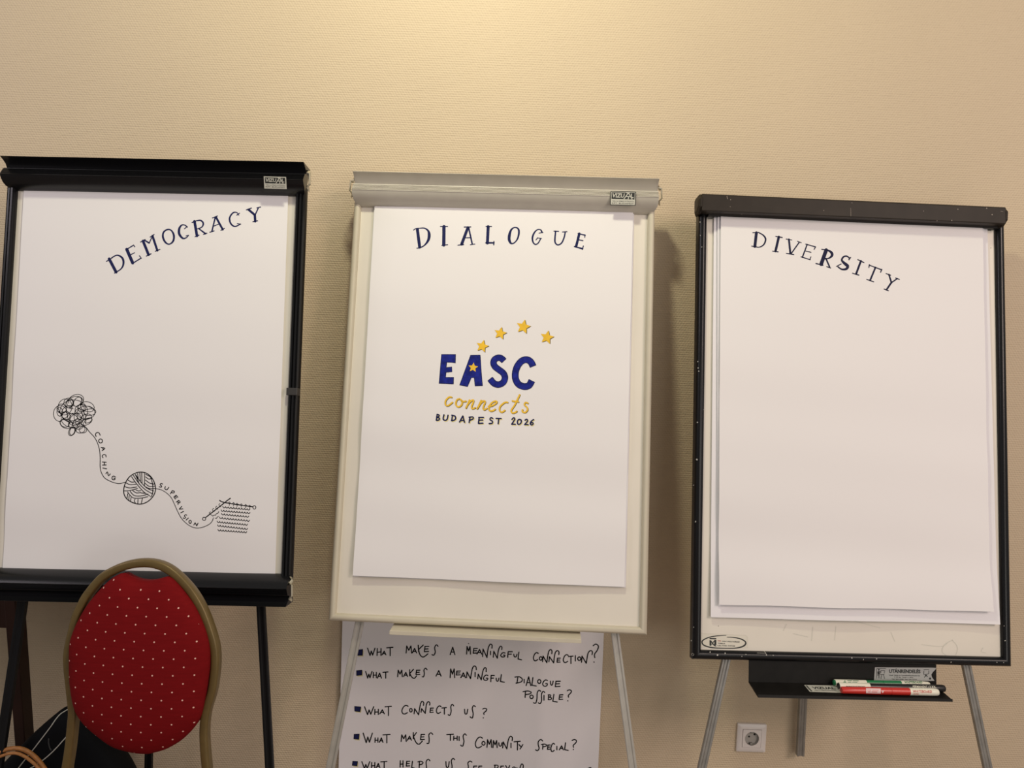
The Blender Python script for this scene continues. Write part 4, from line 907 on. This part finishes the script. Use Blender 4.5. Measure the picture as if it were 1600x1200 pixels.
pad_px = [(185,897.6),(194,894.8),(204,900),(217,905),(232,906.5),(246,904.8),(257,901.5),(264,900.6),(273,906),(290,925.6),(307.5,951),(321.5,982.5),(328,1010),(328.7,1035),(327,1053),(322,1086),(313,1123),(290,1151),(264,1168),(243,1175),(229,1177),(206,1174.5),(178,1166),(153.5,1149),(132.5,1130),(118.5,1107),(112,1075.5),(110,1047.5),(110.3,1009),(113.5,993),(122,972),(138,944),(155,923),(171,907)]
oc = catmull(pad_px, True, 5); ol = [cl(x, y, .012) for x, y in oc]
mb = pillow(ol, [(.9,-.014),(.97,-.012),(.99,-.006),(.995,.008),(1.0,.014),(.99,.020),(.965,.0265),(.93,.031),(.86,.037),(.75,.042),(.6,.046),(.4,.049),(.2,.0505),(.04,.051)])
mb.build('backrest_pad', FAB, chair, CM, smooth=True, auto=70)
# seat and front legs (below the picture's lower edge)
wl = CM @ path[0]; wr = CM @ path[-1]; sx0, sx1 = wl.x - .005, wr.x + .005; yb = wl.y - .035
SW = Matrix.Translation(((sx0+sx1)/2, yb, 0)); hw = (sx1-sx0)/2
so = [Vector((hw*1.12*math.copysign(abs(math.cos(a))**.6, math.cos(a)), 0, -.20 + .20*math.copysign(abs(math.sin(a))**.6, math.sin(a)))) for a in [2*math.pi*i/40 for i in range(40)]]
mb = MB(); mb.loft([[Vector((p.x*s, p.z*1.0 if s == 1 else -.20+(p.z+.20)*s, z)) for p in so] for s, z in ((.95,.395),(1,.405),(1,.435),(.96,.450),(.8,.458),(.4,.462),(.05,.463))])
mb.build('seat', FABS, chair, SW, smooth=True, auto=70)
for s in (-1, 1):
    mb = MB(); mb.tube([Vector((s*hw*.95, -.34, .40)), Vector((s*hw*1.0, -.36, .2)), Vector((s*hw*1.05, -.38, .008))], .0098, .0125, 12); mb.build('front_leg', GOLD, chair, SW, smooth=True, auto=60)
mb = MB()
for s in (-1, 1): mb = MB(); mb.tube([Vector((s*hw*.95, .03, .39)), Vector((s*hw*.95, -.34, .39))], .009, seg=10, ref=Vector((0,0,1))); mb.build('seat_rail', GOLD, chair, SW, smooth=True, auto=60)

# ================================================================== dark table behind the left chart
WOOD = mat('dark_stained_wood', (0.024, 0.009, 0.006), .4, var=(8, .3), bump=(30, .1, .001), spec=0.2)
TY = -0.235
t_leg_t = on_y(14, 983, TY); t_leg_b = on_y(28, 1166, TY); dz = (t_leg_b - t_leg_t); dz = dz/abs(dz.z)
ax = t_leg_t.x; zt = t_leg_t.z
table = thing('side_table', 'dark stained wooden side table at the left edge, behind the black bag', 'table', (ax - .3, TY + .1, 0))
def tleg(x, y, sgn):
    mb = MB(); top = Vector((x, y, zt + .09)); bot = Vector((x + sgn*dz.x*(zt+.09)*.95, y, 0.0)); rg = []
    for p, w_, d_ in ((top, .0135, .020), (bot, .0125, .018)):
        rg.append([p + Vector((a*w_, b*d_, 0)) for a, b in ((-1,-1),(1,-1),(1,1),(-1,1))])
    mb.loft(rg); return mb.build('leg', WOOD, table, IDM, bevel=.002)
for x, sgn in ((ax, 1), (ax - .62, -1)):
    tleg(x, TY + .02, sgn)
mb = MB(); mb.box((ax-.63, TY+.004, zt), (ax+.012, TY+.022, zt+.095)); mb.build('apron', WOOD, table, IDM, bevel=.002)
mb = MB(); mb.box((ax-.63, -.035, zt), (ax+.012, -.016, zt+.095)); mb.build('wall_rail', WOOD, table, IDM, bevel=.002)
mb = MB(); mb.box((ax-.67, TY-.012, zt+.095), (ax+.045, -.016, zt+.118)); mb.build('table_top', WOOD, table, IDM, bevel=.004)

# ================================================================== black bag with pale piping
BY = -0.275
BAGM = mat('black_nylon', (0.004, 0.0042, 0.0055), .75, bump=(12, .3, .006), spec=0.1)
bpx = [(-14,1230),(0,1201),(20,1178),(35,1163.5),(57,1141.5),(85,1117),(100,1107),(112,1104.5),(128,1110),(147,1128),(168,1153),(185,1174),(199,1195),(212,1222),(222,1260)]
bo = [on_y(x, y, BY) for x, y in catmull(bpx, False, 8)]
bo += [Vector((bo[-1].x + .02, 0, z)) for z in (bo[-1].z - .1, .2, .1, .03)] + [Vector((bo[-1].x - .02, 0, .002)), Vector((bo[0].x - .02, 0, .002))] + [Vector((bo[0].x - .05, 0, z)) for z in (.03, .1, .2, .3)]
bo = [Vector((p.x, 0, p.z)) for p in bo]
bag = thing('shoulder_bag', 'black nylon bag with thin white piping, on the floor behind the red chair', 'bag', (sum(p.x for p in bo)/len(bo), BY, 0))
bc = Vector((sum(p.x for p in bo)/len(bo), 0, sum(p.z for p in bo)/len(bo)))
mb = pillow(bo, [(.90,-.036),(.97,-.030),(1,-.012),(1,.010),(.97,.030),(.90,.040),(.7,.044),(.4,.047),(.1,.048)], bc)
BGM = Matrix.Translation((0, BY, 0))
body = mb.build('body', BAGM, bag, BGM, smooth=True, auto=80)
bgv = bvh_of(mb, BGM); bm_ = mapper(bgv, .0006)
PIPE = mat('white_piping', (0.50, 0.48, 0.44), .6)
for pts in ([(1150,192),(1030,262),(950,342),(850,482),(700,680),(545,880),(430,1020),(310,1175),(240,1280)], [(1120,640),(1030,740),(950,830),(840,940),(720,1040),(585,1137),(510,1175),(420,1260)]):
    P_ = [bm_(x, y) for x, y in catmull(X(0, 1090, 10.667, pts), False, 3)]; P_ = [p for p in P_ if p is not None]
    mb = MB(); mb.tube(P_, .0013, seg=8, ref=Vector((0,1,0))); mb.build('piping', PIPE, bag, IDM, smooth=True)
mb = MB(); P_ = [bm_(x, y) for x, y in catmull(X(0, 1090, 10.667, [(815,680),(815,760),(835,840),(860,880)]), False, 3)]
mb.tube([p for p in P_ if p], .0016, seg=8); mb.build('zip_pull', mat('dark_grey_cord', (.03, .03, .032), .6), bag, IDM, smooth=True)

# ================================================================== tan handbag: its strap rises into the picture
HY = -0.352
TAN = mat('tan_leather', (0.36, 0.145, 0.040), .5, bump=(180, .4, .001), var=(120, .2))
hbag = thing('handbag', 'handbag with a tan leather handle, at the lower left corner beside the black bag', 'handbag', on_y(30, 1290, HY) * 1.0)
hbag.location.z = 0.0; place(hbag, None, Matrix.Translation((on_y(30,1290,HY).x, HY, 0)))
def strap(pts, w, y, thick):
    q = [on_y(x, yy, y) for x, yy in catmull(X(0, 1090, 10.667, pts), False, 4)]
    q.append(q[-1] + Vector((.02, 0, -.06)))
    mb = MB(); mb.tube(q, w, thick, 12, ref=Vector((0,1,0))); return mb.build('handle', TAN, hbag, IDM, smooth=True, auto=60)
strap([(-160,1120),(-60,960),(60,885),(200,850),(320,850),(440,888),(560,970),(650,1060),(745,1190),(800,1290)], .0052, HY, .0055)
strap([(-180,1160),(-60,1020),(60,960),(180,928),(290,930),(400,975),(510,1050),(600,1130),(660,1200),(720,1300)], .0034, HY - .013, .004)
hx0 = on_y(12, 1240, HY).x; hx1 = on_y(82, 1240, HY).x; hz = on_y(30, 1232, HY).z
mb = MB(); prof = [(.0, .0), (.005, .02), (.01, .12), (.0, hz-.01), (-.006, hz)]
mb.loft([[Vector((hx0+a, HY-.03, z)), Vector((hx1+.05-a, HY-.03, z)), Vector((hx1+.05-a, HY+.012, z)), Vector((hx0+a, HY+.012, z))] for a, z in ((.02,.002),(.0,.02),(.01,.2),(.03,hz-.02),(.04,hz))])
mb.build('bag_body', mat('brown_leather', (0.16, 0.07, 0.03), .5, bump=(120, .3, .002)), hbag, IDM, bevel=.008)
